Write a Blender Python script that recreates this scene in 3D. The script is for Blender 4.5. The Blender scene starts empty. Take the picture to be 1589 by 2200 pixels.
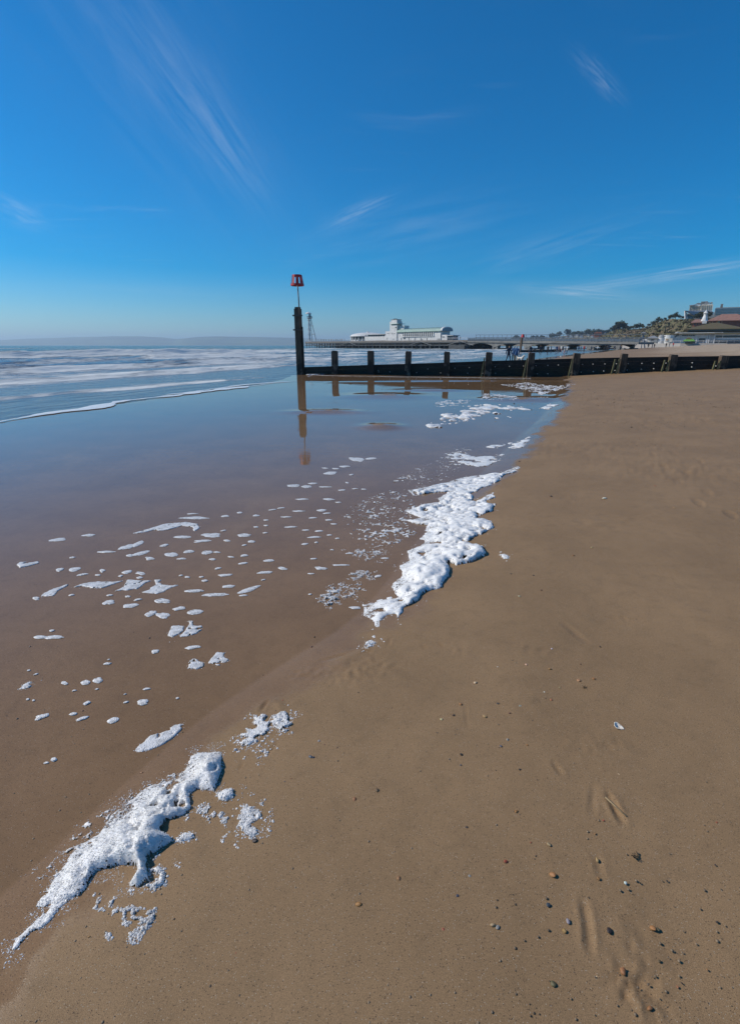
import bpy, bmesh, math, random
import numpy as np
from mathutils import Vector, Matrix

random.seed(7)
RNG = np.random.default_rng(11)
R = math.radians
scene = bpy.context.scene
COL = scene.collection

# ------------------------------------------------------------------ camera, world, sun, exposure
CAM_H = 1.7
FPX = 1080.0                       # focal length in pixels of a 1589 x 2200 frame
PITCH = math.atan(358.0 / FPX)     # camera looks down by this much
cam_data = bpy.data.cameras.new("camera")
cam = bpy.data.objects.new("camera", cam_data)
COL.objects.link(cam)
cam.location = (0, 0, CAM_H)
cam.rotation_euler = (math.pi / 2 - PITCH, 0, 0)
cam_data.sensor_fit = 'VERTICAL'
cam_data.sensor_height = 24.0
cam_data.lens = 24.0 * FPX / 2200.0
cam_data.clip_start = 0.05
cam_data.clip_end = 40000
scene.camera = cam

SUN_ELEV = 37.0
SUN_DIR = Vector((-0.982, 0.19, 0)).normalized() * math.cos(R(SUN_ELEV)) + Vector((0, 0, math.sin(R(SUN_ELEV))))
sun_data = bpy.data.lights.new("sun", 'SUN')
sun_data.energy = 4.3
sun_data.angle = R(0.53)
sun_data.color = (1.0, 0.92, 0.80)
sun = bpy.data.objects.new("sun", sun_data)
COL.objects.link(sun)
sun.rotation_euler = SUN_DIR.to_track_quat('Z', 'Y').to_euler()

world = bpy.data.worlds.new("World")
scene.world = world
world.use_nodes = True
scene.view_settings.view_transform = 'Standard'
scene.view_settings.look = 'None'
scene.view_settings.gamma = 1.0
scene.view_settings.use_curve_mapping = False
scene.view_settings.exposure = 0.0
scene.cycles.use_denoising = True
scene.cycles.max_bounces = 6
scene.cycles.volume_bounces = 0
scene.cycles.caustics_reflective = False
scene.cycles.caustics_refractive = False


class NT:
    """small helper around a node tree"""
    def __init__(self, tree):
        self.t = tree
        for n in list(tree.nodes):
            tree.nodes.remove(n)

    def n(self, typ, **kw):
        nd = self.t.nodes.new(typ)
        for k, v in kw.items():
            if k in nd.bl_rna.properties:
                setattr(nd, k, v)
        return nd

    def l(self, a, b):
        self.t.links.new(a, b)

    def val(self, x, sock):
        if hasattr(x, 'is_output'):
            self.l(x, sock)
        else:
            sock.default_value = x

    def math(self, op, a, b=0.0, c=None, clamp=False):
        m = self.n('ShaderNodeMath', operation=op, use_clamp=clamp)
        self.val(a, m.inputs[0]); self.val(b, m.inputs[1])
        if c is not None:
            self.val(c, m.inputs[2])
        return m.outputs[0]

    def mix(self, f, a, b, blend='MIX'):
        m = self.n('ShaderNodeMix', data_type='RGBA', blend_type=blend)
        self.val(f, m.inputs[0])
        for x, s in ((a, m.inputs[6]), (b, m.inputs[7])):
            self.val(x if hasattr(x, 'is_output') else (*x[:3], 1.0), s)
        return m.outputs[2]

    def ramp(self, f, lo, hi, smooth=True):
        m = self.n('ShaderNodeMapRange', interpolation_type='SMOOTHSTEP' if smooth else 'LINEAR')
        self.val(f, m.inputs[0])
        m.inputs[1].default_value = lo; m.inputs[2].default_value = hi
        return m.outputs[0]

    def noise(self, vec, scale, detail=4.0, rough=0.55, dist=0.0):
        m = self.n('ShaderNodeTexNoise')
        if vec is not None:
            self.l(vec, m.inputs['Vector'])
        m.inputs['Scale'].default_value = scale
        m.inputs['Detail'].default_value = detail
        m.inputs['Roughness'].default_value = rough
        m.inputs['Distortion'].default_value = dist
        return m.outputs[0]

    def voronoi(self, vec, scale, feature='F1', out=0):
        m = self.n('ShaderNodeTexVoronoi', feature=feature)
        if vec is not None:
            self.l(vec, m.inputs['Vector'])
        m.inputs['Scale'].default_value = scale
        return m.outputs[out]

    def mapping(self, vec, loc=(0, 0, 0), rot=(0, 0, 0), scale=(1, 1, 1)):
        m = self.n('ShaderNodeMapping')
        self.l(vec, m.inputs[0])
        m.inputs[1].default_value = loc; m.inputs[2].default_value = rot; m.inputs[3].default_value = scale
        return m.outputs[0]

    def bump(self, h, strength=0.3, dist=0.01, normal=None):
        b = self.n('ShaderNodeBump')
        b.inputs['Strength'].default_value = strength
        b.inputs['Distance'].default_value = dist
        self.val(h, b.inputs['Height'])
        if normal is not None:
            self.l(normal, b.inputs['Normal'])
        return b.outputs[0]


def pix_dir(px, py):
    """direction of the photograph's pixel, in world space"""
    x = (px - 794.5) / FPX; y = (1100.0 - py) / FPX
    return np.array([x, math.cos(PITCH) + y * math.sin(PITCH), -math.sin(PITCH) + y * math.cos(PITCH)])


def atY(px, py, Y):
    d = pix_dir(px, py)
    return np.array([0, 0, CAM_H]) + d * (Y / d[1])


def build_world():
    t = NT(world.node_tree)
    out = t.n('ShaderNodeOutputWorld'); bg = t.n('ShaderNodeBackground')
    sky = t.n('ShaderNodeTexSky', sky_type='NISHITA')
    sky.sun_disc = False
    sky.sun_elevation = R(SUN_ELEV)
    sky.sun_rotation = math.atan2(SUN_DIR.x, SUN_DIR.y)
    sky.altitude = 0; sky.air_density = 1.0; sky.dust_density = 0.35; sky.ozone_density = 6.0
    # the photograph's polarised, saturated blue
    hsv = t.n('ShaderNodeHueSaturation'); hsv.inputs['Saturation'].default_value = 1.40
    hsv.inputs['Hue'].default_value = 0.497
    t.l(t.mix(1.0, sky.outputs[0], (0.74, 0.935, 1.07), 'MULTIPLY'), hsv.inputs['Color'])
    tc = t.n('ShaderNodeTexCoord')
    d = tc.outputs['Generated']
    sep = t.n('ShaderNodeSeparateXYZ'); t.l(d, sep.inputs[0])
    # high cirrus: noise on a flat layer overhead, stretched by the wind
    zc = t.math('MAXIMUM', sep.outputs[2], 0.03)
    comb = t.n('ShaderNodeCombineXYZ')
    t.l(t.math('DIVIDE', sep.outputs[0], zc), comb.inputs[0])
    t.l(t.math('DIVIDE', sep.outputs[1], zc), comb.inputs[1])
    flat = comb.outputs[0]
    warp = t.n('ShaderNodeTexNoise'); warp.inputs['Scale'].default_value = 1.1; warp.inputs['Detail'].default_value = 3
    t.l(flat, warp.inputs['Vector'])
    wv = t.n('ShaderNodeVectorMath', operation='MULTIPLY_ADD')
    t.l(warp.outputs['Color'], wv.inputs[0]); wv.inputs[1].default_value = (0.5, 0.5, 0); t.l(flat, wv.inputs[2])
    st = t.mapping(wv.outputs[0], rot=(0, 0, R(-38)), scale=(0.8, 3.6, 1))
    fine = t.noise(st, 1.6, 5, 0.55, 0.2)
    big = t.noise(flat, 0.55, 3, 0.5)
    cover = t.math('MULTIPLY', t.ramp(fine, 0.50, 0.86), t.ramp(big, 0.50, 0.72))
    cover = t.math('MULTIPLY', cover, 0.16)
    # the few wisps that stand out
    nz = t.n('ShaderNodeVectorMath', operation='NORMALIZE'); t.l(d, nz.inputs[0])
    dn = nz.outputs[0]
    total = cover
    for px, py, ang, la, lb, s in ((440, 255, 50, 0.115, 0.035, 0.24), (330, 150, 48, 0.20, 0.09, 0.11), (1285, 165, 42, 0.035, 0.009, 0.26),
                                   (765, 457, -22, 0.050, 0.010, 0.36), (1440, 590, -6, 0.11, 0.008, 0.75),
                                   (1240, 628, 6, 0.075, 0.008, 0.65), (1180, 530, -14, 0.12, 0.022, 0.16), (1000, 643, 0, 0.045, 0.004, 0.22),
                                   (40, 455, 20, 0.03, 0.014, 0.30), (350, 622, 0, 0.16, 0.008, 0.14), (870, 500, -10, 0.16, 0.035, 0.13)):
        c = Vector(pix_dir(px, py)).normalized()
        right = Vector((0, 0, 1)).cross(c).normalized() * -1
        up = right.cross(c)
        if up.z < 0: up = -up
        a = R(ang)
        e1 = right * math.cos(a) - up * math.sin(a)
        e2 = right * math.sin(a) + up * math.cos(a)
        def dot(v):
            m = t.n('ShaderNodeVectorMath', operation='DOT_PRODUCT'); t.l(dn, m.inputs[0]); m.inputs[1].default_value = v
            return m.outputs['Value']
        q1 = t.math('DIVIDE', dot(e1), la); q2 = t.math('DIVIDE', dot(e2), lb)
        r2 = t.math('ADD', t.math('MULTIPLY', q1, q1), t.math('MULTIPLY', q2, q2))
        g = t.math('POWER', 2.718, t.math('MULTIPLY', r2, -0.9))
        g = t.math('MULTIPLY', g, t.ramp(dot(c), 0.0, 0.5))
        cv = t.n('ShaderNodeCombineXYZ'); t.val(t.math('MULTIPLY', q1, 0.7), cv.inputs[0]); t.val(t.math('MULTIPLY', q2, 1.5), cv.inputs[1]); cv.inputs[2].default_value = px * 0.013
        own = t.noise(cv.outputs[0], 1.5, 8, 0.6, 0.5)
        w = t.math('MULTIPLY', t.math('MULTIPLY', g, t.ramp(own, 0.30, 0.78)), s * 0.62)
        total = t.math('ADD', total, w)
    total = t.math('MINIMUM', total, 0.8)
    col = t.mix(total, hsv.outputs[0], (7.0, 7.8, 8.6))
    t.l(col, bg.inputs[0]); bg.inputs[1].default_value = 0.104
    t.l(bg.outputs[0], out.inputs[0])


build_world()

# ------------------------------------------------------------------ numpy noise
def _hash(ix, iy, seed):
    h = (ix.astype(np.int64) * 374761393 + iy.astype(np.int64) * 668265263 + seed * 1442695041) & 0xFFFFFFFF
    h = ((h ^ (h >> 13)) * 1274126177) & 0xFFFFFFFF
    h = h ^ (h >> 16)
    return (h & 0xFFFFFF) / float(0x1000000)


def vnoise(x, y, seed=0):
    ix = np.floor(x); iy = np.floor(y); fx = x - ix; fy = y - iy
    fx = fx * fx * (3 - 2 * fx); fy = fy * fy * (3 - 2 * fy)
    a = _hash(ix, iy, seed); b = _hash(ix + 1, iy, seed); c = _hash(ix, iy + 1, seed); d = _hash(ix + 1, iy + 1, seed)
    return (a * (1 - fx) + b * fx) * (1 - fy) + (c * (1 - fx) + d * fx) * fy


def fbm(x, y, seed=0, octaves=4, gain=0.5):
    s = np.zeros_like(x, dtype=float); a = 1.0; tot = 0
    for o in range(octaves):
        s += a * vnoise(x * 2 ** o + 17.3 * o, y * 2 ** o - 9.1 * o, seed + o); tot += a; a *= gain
    return s / tot


def worley(x, y, seed=0):
    ix = np.floor(x); iy = np.floor(y); best = np.full(x.shape, 9.0)
    for dx in (-1, 0, 1):
        for dy in (-1, 0, 1):
            cx = ix + dx; cy = iy + dy
            qx = cx + _hash(cx, cy, seed); qy = cy + _hash(cx, cy, seed + 91)
            best = np.minimum(best, np.hypot(x - qx, y - qy))
    return best


def sstep(a, b, x):
    t = np.clip((x - a) / (b - a), 0, 1)
    return t * t * (3 - 2 * t)


def chaikin(p, n=2):
    p = np.array(p, float)
    for _ in range(n):
        q = np.empty((2 * len(p), 2))
        q[0] = p[0]; q[-1] = p[-1]
        q[1:-1:2] = p[:-1] * 0.75 + p[1:] * 0.25
        q[2:-1:2] = p[:-1] * 0.25 + p[1:] * 0.75
        p = q
    return p


def side_distance(X, Y, line):
    """signed distance to an open polyline, positive on its right-hand side (walking from first to last)"""
    X = np.asarray(X, float); Y = np.asarray(Y, float)
    best = np.full(X.shape, 1e18); sign = np.ones(X.shape)
    for i in range(len(line) - 1):
        ax, ay = line[i]; bx, by = line[i + 1]
        dx, dy = bx - ax, by - ay; L2 = dx * dx + dy * dy
        if L2 == 0: continue
        t = np.clip(((X - ax) * dx + (Y - ay) * dy) / L2, 0, 1)
        ex = X - ax - t * dx; ey = Y - ay - t * dy
        d2 = ex * ex + ey * ey
        cr = (X - ax) * dy - (Y - ay) * dx
        m = d2 < best - 1e-12
        best = np.where(m, d2, best); sign = np.where(m, np.where(cr >= 0, 1.0, -1.0), sign)
    return np.sqrt(best) * sign


def poly_distance(X, Y, poly):
    """signed distance to a closed polygon, positive inside"""
    inside = np.zeros(X.shape, bool); best = np.full(X.shape, 1e18)
    n = len(poly)
    for i in range(n):
        ax, ay = poly[i]; bx, by = poly[(i + 1) % n]
        dx, dy = bx - ax, by - ay; L2 = dx * dx + dy * dy + 1e-18
        t = np.clip(((X - ax) * dx + (Y - ay) * dy) / L2, 0, 1)
        best = np.minimum(best, (X - ax - t * dx) ** 2 + (Y - ay - t * dy) ** 2)
        c = (ay > Y) != (by > Y)
        xx = dx * (Y - ay) / (dy if abs(dy) > 1e-12 else 1e-12) + ax
        inside ^= c & (X < xx)
    return np.sqrt(best) * np.where(inside, 1, -1)


# ------------------------------------------------------------------ the lie of the land
SHORE = chaikin([(-3.6, -4), (-1.75, 0.0), (-1.2, 1.15), (-0.87, 1.9), (-0.51, 2.4), (-0.04, 2.95), (0.46, 4.43), (1.77, 7.33), (2.63, 9.23),
                 (5.0, 14.2), (8.25, 22.6), (11.0, 30), (14.5, 45), (21.8, 67), (59, 135), (112, 235), (190, 380), (420, 800), (760, 1400), (1200, 2100), (4000, 6000)])
SWASH = chaikin([(-16, -4), (-11.0, 5), (-8.7, 12.3), (-7.4, 16.4), (-4.4, 24.9), (-4.6, 31.5), (-3.0, 34.5), (6, 36), (13.5, 46), (20.5, 67), (57, 135),
                 (110, 235), (187, 380), (417, 800), (757, 1400), (1195, 2100), (3990, 6000)])
# low sand bars standing just proud of the film of water: photo pixel, half length, half width
BARS = [(825, 850, 1.3, 0.9), (1010, 818, 5.5, 0.55), (760, 806, 3.2, 0.35), (820, 916, 0.4, 0.35), (1130, 858, 1.4, 0.6), (700, 884, 0.8, 0.35), (930, 838, 1.2, 0.4)]
def _flat(px, py):
    d = pix_dir(px, py); k = -CAM_H / d[2]
    return d[0] * k, d[1] * k
BARS = [(*_flat(a, b), c, d) for a, b, c, d in BARS]


def base_height(X, Y):
    X = np.asarray(X, float); Y = np.asarray(Y, float)
    u = side_distance(X, Y, SHORE)
    w = -side_distance(X, Y, SWASH)
    up = np.maximum(u, 0)
    h = np.where(u > 0, 0.055 * up + 0.045 * (1 - np.exp(-up / 0.4)), 0.0012 * np.maximum(u, -12))
    h = np.minimum(h, 2.25)
    for bx, by, ra, rb in BARS:
        h = h + 0.055 * np.exp(-((X - bx) / ra) ** 2 - ((Y - by) / rb) ** 2)
    h = h - np.clip(0.03 * np.maximum(w, 0), 0, 4.0)
    return h


def _one_side(x, y, L):
    a = L[:-1]; d = L[1:] - a; q = np.array([x, y]) - a
    t = np.clip((q * d).sum(1) / np.maximum((d * d).sum(1), 1e-12), 0, 1)
    e = q - t[:, None] * d; r = (e * e).sum(1); i = int(r.argmin())
    return math.sqrt(r[i]) * (1.0 if q[i, 0] * d[i, 1] - q[i, 1] * d[i, 0] >= 0 else -1.0)


def one_height(x, y):
    """base_height at a single spot"""
    u = _one_side(x, y, SHORE); w = -_one_side(x, y, SWASH)
    h = min(0.055 * u + 0.045 * (1 - math.exp(-u / 0.4)), 2.25) if u > 0 else 0.0012 * max(u, -12)
    for bx, by, ra, rb in BARS:
        h += 0.055 * math.exp(-((x - bx) / ra) ** 2 - ((y - by) / rb) ** 2)
    return h - min(0.03 * max(w, 0), 4.0)


def ground_hit(px, py):
    """where the photograph's pixel meets the beach"""
    d = pix_dir(px, py); z = 0.0
    for _ in range(9):
        k = (z - CAM_H) / d[2]
        x, y = d[0] * k, d[1] * k
        z = 0.4 * z + 0.6 * one_height(x, y)
    return x, y, z


# ------------------------------------------------------------------ mesh helpers
ORG = {}


def props(o, label=None, cat=None, group=None, kind=None):
    if label: o['label'] = label
    if cat: o['category'] = cat
    if group: o['group'] = group
    if kind: o['kind'] = kind
    return o


def empty(name, loc, label, cat, group=None):
    o = bpy.data.objects.new(name, None)
    o.empty_display_size = 0.2
    COL.objects.link(o); o.location = loc
    ORG[o.name] = Vector(loc)
    return props(o, label, cat, group)


def link(name, me, mat=None, parent=None, loc=None):
    o = bpy.data.objects.new(name, me)
    COL.objects.link(o)
    if mat is not None and not me.materials:
        me.materials.append(mat)
    if parent is not None:
        o.parent = parent
    if loc is not None:
        o.location = loc
    return o


def np_mesh(name, V, Fq, smooth=True, attrs=None):
    """quads (n,4) or triangles (n,3)"""
    V = np.asarray(V, np.float32); Fq = np.asarray(Fq, np.int32)
    me = bpy.data.meshes.new(name)
    k = Fq.shape[1]
    me.vertices.add(len(V)); me.vertices.foreach_set('co', V.ravel())
    me.loops.add(Fq.size); me.loops.foreach_set('vertex_index', Fq.ravel())
    me.polygons.add(len(Fq)); me.polygons.foreach_set('loop_start', np.arange(len(Fq), dtype=np.int32) * k)
    try:
        me.polygons.foreach_set('loop_total', np.full(len(Fq), k, dtype=np.int32))
    except Exception:
        pass
    me.polygons.foreach_set('use_smooth', np.full(len(Fq), smooth))
    if attrs:
        for nme, arr in attrs.items():
            a = me.attributes.new(nme, 'FLOAT', 'POINT'); a.data.foreach_set('value', np.asarray(arr, np.float32))
    me.update(calc_edges=True); me.validate()
    return me


def grid_faces(nr, nc, keep=None):
    i = np.arange(nr * nc).reshape(nr, nc)
    f = np.stack([i[:-1, :-1], i[:-1, 1:], i[1:, 1:], i[1:, :-1]], -1).reshape(-1, 4)
    if keep is not None:
        f = f[keep.reshape(-1)]
    return f


def compact(V, Fq, attrs=None):
    used = np.unique(Fq); m = np.full(len(V), -1); m[used] = np.arange(len(used))
    if attrs: attrs = {k: a[used] for k, a in attrs.items()}
    return V[used], m[Fq], attrs


class MB:
    """collects solids in a local frame (origin o, x axis ex in the ground plane) into one mesh"""
    def __init__(self, o=(0, 0, 0), ex=(1, 0)):
        self.o = Vector(o); e = Vector((ex[0], ex[1], 0)).normalized()
        self.ex = e; self.ey = Vector((-e.y, e.x, 0))
        self.v = []; self.f = []

    def p(self, q):
        return self.o + self.ex * q[0] + self.ey * q[1] + Vector((0, 0, q[2]))

    def add(self, vs, fs):
        b = len(self.v); self.v += [self.p(q) for q in vs]; self.f += [tuple(i + b for i in f) for f in fs]
        return self

    def box(self, x0, x1, y0, y1, z0, z1, top=(0, 0, 0, 0)):
        """top = how far the upper face is drawn in on x0, x1, y0, y1"""
        a, b, c, d = top
        vs = [(x0, y0, z0), (x1, y0, z0), (x1, y1, z0), (x0, y1, z0), (x0 + a, y0 + c, z1), (x1 - b, y0 + c, z1), (x1 - b, y1 - d, z1), (x0 + a, y1 - d, z1)]
        return self.add(vs, [(3, 2, 1, 0), (4, 5, 6, 7), (0, 1, 5, 4), (1, 2, 6, 5), (2, 3, 7, 6), (3, 0, 4, 7)])

    def bar(self, a, b, r, n=6, r2=None):
        a = Vector(a); b = Vector(b); d = (b - a).normalized()
        s = d.cross(Vector((0, 0, 1)) if abs(d.z) < 0.9 else Vector((1, 0, 0))).normalized(); t = d.cross(s)
        r2 = r if r2 is None else r2
        vs = [a + (s * math.cos(k * 2 * math.pi / n) + t * math.sin(k * 2 * math.pi / n)) * r for k in range(n)]
        vs += [b + (s * math.cos(k * 2 * math.pi / n) + t * math.sin(k * 2 * math.pi / n)) * r2 for k in range(n)]
        fs = [(k, (k + 1) % n, n + (k + 1) % n, n + k) for k in range(n)] + [tuple(range(n))[::-1], tuple(range(n, 2 * n))]
        return self.add(vs, fs)

    def lathe(self, c, prof, n=20):
        """prof: (radius, z) pairs from bottom to top"""
        vs = []; fs = []
        for r, z in prof:
            vs += [(c[0] + r * math.cos(k * 2 * math.pi / n), c[1] + r * math.sin(k * 2 * math.pi / n), c[2] + z) for k in range(n)]
        for i in range(len(prof) - 1):
            fs += [(i * n + k, i * n + (k + 1) % n, (i + 1) * n + (k + 1) % n, (i + 1) * n + k) for k in range(n)]
        fs += [tuple(range(n))[::-1], tuple(range((len(prof) - 1) * n, len(prof) * n))]
        return self.add(vs, fs)

    def prism(self, prof, y0, y1):
        """prof: (x, z) outline, extruded along local y"""
        n = len(prof)
        vs = [(x, y0, z) for x, z in prof] + [(x, y1, z) for x, z in prof]
        return self.add(vs, [(k, (k + 1) % n, n + (k + 1) % n, n + k) for k in range(n)] + [tuple(range(n))[::-1], tuple(range(n, 2 * n))])

    def prism_x(self, prof, x0, x1):
        n = len(prof)
        vs = [(x0, y, z) for y, z in prof] + [(x1, y, z) for y, z in prof]
        return self.add(vs, [(k, (k + 1) % n, n + (k + 1) % n, n + k) for k in range(n)] + [tuple(range(n))[::-1], tuple(range(n, 2 * n))])

    def build(self, name, mat, parent=None, smooth=False):
        org = ORG[parent.name] if parent is not None else Vector((0, 0, 0))
        me = bpy.data.meshes.new(name)
        me.from_pydata([tuple(q - org) for q in self.v], [], self.f)
        bm = bmesh.new(); bm.from_mesh(me); bmesh.ops.recalc_face_normals(bm, faces=bm.faces); bm.to_mesh(me); bm.free()
        if smooth:
            me.polygons.foreach_set('use_smooth', np.full(len(me.polygons), True))
        me.update()
        o = link(name, me, mat, parent)
        ORG[o.name] = org
        return o


# ------------------------------------------------------------------ materials
def material(name, fn):
    m = bpy.data.materials.new(name); m.use_nodes = True
    t = NT(m.node_tree)
    out = t.n('ShaderNodeOutputMaterial'); p = t.n('ShaderNodeBsdfPrincipled')
    t.l(p.outputs[0], out.inputs[0])
    fn(t, p, out)
    return m


def weathered(name, col, col2=None, scale=3.0, rough=0.7, bump=0.15, bdist=0.02, stretch=(1, 1, 1)):
    col2 = col2 or tuple(c * 0.7 for c in col)
    def fn(t, p, out):
        tc = t.n('ShaderNodeTexCoord'); v = t.mapping(tc.outputs['Object'], scale=stretch)
        a = t.noise(v, scale, 6, 0.6)
        t.l(t.mix(t.ramp(a, 0.35, 0.7), col, col2), p.inputs['Base Color'])
        p.inputs['Roughness'].default_value = rough
        t.l(t.bump(t.noise(v, scale * 6, 4, 0.6), bump, bdist), p.inputs['Normal'])
    return material(name, fn)


def m_sand(t, p, out):
    tc = t.n('ShaderNodeTexCoord'); v = tc.outputs['Object']
    sep = t.n('ShaderNodeSeparateXYZ'); t.l(v, sep.inputs[0])
    at = t.n('ShaderNodeAttribute', attribute_name='wet'); wet0 = at.outputs['Fac']
    dry = t.n('ShaderNodeAttribute', attribute_name='dry').outputs['Fac']
    n1 = t.noise(v, 1.3, 5, 0.6); n2 = t.noise(v, 11.0, 4, 0.6)
    wet = t.ramp(t.math('ADD', wet0, t.math('MULTIPLY', t.math('SUBTRACT', n1, 0.5), 0.35)), 0.25, 0.75)
    grain = t.noise(v, 420.0, 2, 0.6); grain2 = t.noise(v, 1100.0, 1, 0.5)
    g = t.math('ADD', t.math('MULTIPLY', grain, 0.6), t.math('MULTIPLY', grain2, 0.4))
    base = t.mix(t.ramp(n1, 0.3, 0.7), (0.295, 0.189, 0.099), (0.245, 0.156, 0.081))
    base = t.mix(t.math('MULTIPLY', t.ramp(n2, 0.45, 0.75), 0.35), base, (0.190, 0.124, 0.066))
    base = t.mix(dry, base, (0.42, 0.315, 0.205))
    # single dark and pale grains
    sp = t.voronoi(v, 260.0)
    cell = t.n('ShaderNodeTexVoronoi'); t.l(v, cell.inputs['Vector']); cell.inputs['Scale'].default_value = 260.0
    rnd = t.n('ShaderNodeSeparateColor'); t.l(cell.outputs['Color'], rnd.inputs[0])
    small = t.ramp(sp, 0.42, 0.30)
    base = t.mix(t.math('MULTIPLY', small, t.math('GREATER_THAN', rnd.outputs[0], 0.90)), base, (0.07, 0.045, 0.03))
    base = t.mix(t.math('MULTIPLY', small, t.math('GREATER_THAN', rnd.outputs[1], 0.93)), base, (0.36, 0.29, 0.21))
    base = t.mix(1.0, base, t.mix(t.ramp(g, 0.3, 0.7), (0.62, 0.62, 0.62), (1.28, 1.28, 1.28)), 'MULTIPLY')
    wetcol = t.mix(1.0, base, (0.84, 0.80, 0.78), 'MULTIPLY')
    t.l(t.mix(wet, base, wetcol), p.inputs['Base Color'])
    ro = t.n('ShaderNodeMix', data_type='FLOAT'); t.l(wet, ro.inputs[0]); ro.inputs[2].default_value = 0.62; ro.inputs[3].default_value = 0.022
    t.l(ro.outputs[0], p.inputs['Roughness'])
    p.inputs['IOR'].default_value = 1.36
    sl = t.n('ShaderNodeMix', data_type='FLOAT'); t.l(wet, sl.inputs[0]); sl.inputs[2].default_value = 0.30; sl.inputs[3].default_value = 0.38
    t.l(sl.outputs[0], p.inputs['Specular IOR Level'])
    # grain relief on damp sand, soft ripples on the film of water
    rel = t.math('MULTIPLY', g, t.math('SUBTRACT', 1.0, wet))
    b1 = t.bump(rel, 0.55, 0.004)
    rip = t.noise(t.mapping(v, rot=(0, 0, R(20)), scale=(4.0, 11.0, 1)), 1.0, 4, 0.55, 0.4)
    area = t.ramp(t.noise(v, 0.45, 3, 0.5), 0.42, 0.62)
    b2 = t.bump(t.math('MULTIPLY', t.math('MULTIPLY', rip, area), wet), 0.10, 0.012, b1)
    t.l(b2, p.inputs['Normal'])


def foam_alpha(t, p, out, v, scale):
    """where the froth is thin only the bubble walls are left and the sand shows between them"""
    thin = t.n('ShaderNodeAttribute', attribute_name='thin').outputs['Fac']
    c1 = t.voronoi(v, scale); c2 = t.voronoi(v, scale * 0.42); n = t.noise(v, scale * 0.12, 3, 0.6)
    wall = t.math('MAXIMUM', t.ramp(c1, 0.25, 0.62), t.math('MULTIPLY', t.ramp(c2, 0.30, 0.62), 0.9))
    body = t.math('SUBTRACT', t.math('ADD', t.math('MULTIPLY', wall, 0.75), t.math('MULTIPLY', n, 0.9)), t.math('MULTIPLY', thin, 0.95))
    a = t.math('MAXIMUM', t.ramp(body, 0.02, 0.22), t.math('LESS_THAN', thin, 0.16))
    tr = t.n('ShaderNodeBsdfTransparent'); mx = t.n('ShaderNodeMixShader')
    t.l(a, mx.inputs[0]); t.l(tr.outputs[0], mx.inputs[1]); t.l(p.outputs[0], mx.inputs[2]); t.l(mx.outputs[0], out.inputs[0])


def m_foam(t, p, out):
    tc = t.n('ShaderNodeTexCoord'); v = tc.outputs['Object']
    b = t.voronoi(v, 330.0); b2 = t.voronoi(v, 140.0); n = t.noise(v, 10.0, 4, 0.6)
    col = t.mix(t.ramp(n, 0.35, 0.7), (0.84, 0.83, 0.805), (0.75, 0.74, 0.715))
    t.l(t.mix(t.math('MULTIPLY', t.ramp(b2, 0.5, 0.15), 0.35), col, (0.52, 0.52, 0.51)), p.inputs['Base Color'])
    p.inputs['Roughness'].default_value = 0.25
    p.inputs['IOR'].default_value = 1.33
    p.inputs['Subsurface Weight'].default_value = 0.6
    p.inputs['Subsurface Radius'].default_value = (0.03, 0.03, 0.028)
    p.inputs['Subsurface Scale'].default_value = 0.6
    hgt = t.math('ADD', t.math('MULTIPLY', b, -0.5), t.math('MULTIPLY', b2, -0.8))
    t.l(t.bump(hgt, 0.45, 0.004), p.inputs['Normal'])
    foam_alpha(t, p, out, v, 120.0)


def m_thin_foam(t, p, out):
    """flat foam that has lost its height: bubbles with the film showing between"""
    tc = t.n('ShaderNodeTexCoord'); v = tc.outputs['Object']
    b = t.voronoi(v, 150.0); n = t.noise(v, 30.0, 4, 0.6)
    t.l(t.mix(t.ramp(n, 0.40, 0.66), (0.72, 0.71, 0.70), (0.48, 0.475, 0.46)), p.inputs['Base Color'])
    p.inputs['Roughness'].default_value = 0.3
    p.inputs['IOR'].default_value = 1.33
    t.l(t.bump(t.math('MULTIPLY', b, -1.0), 0.5, 0.005), p.inputs['Normal'])
    foam_alpha(t, p, out, v, 110.0)


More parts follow.
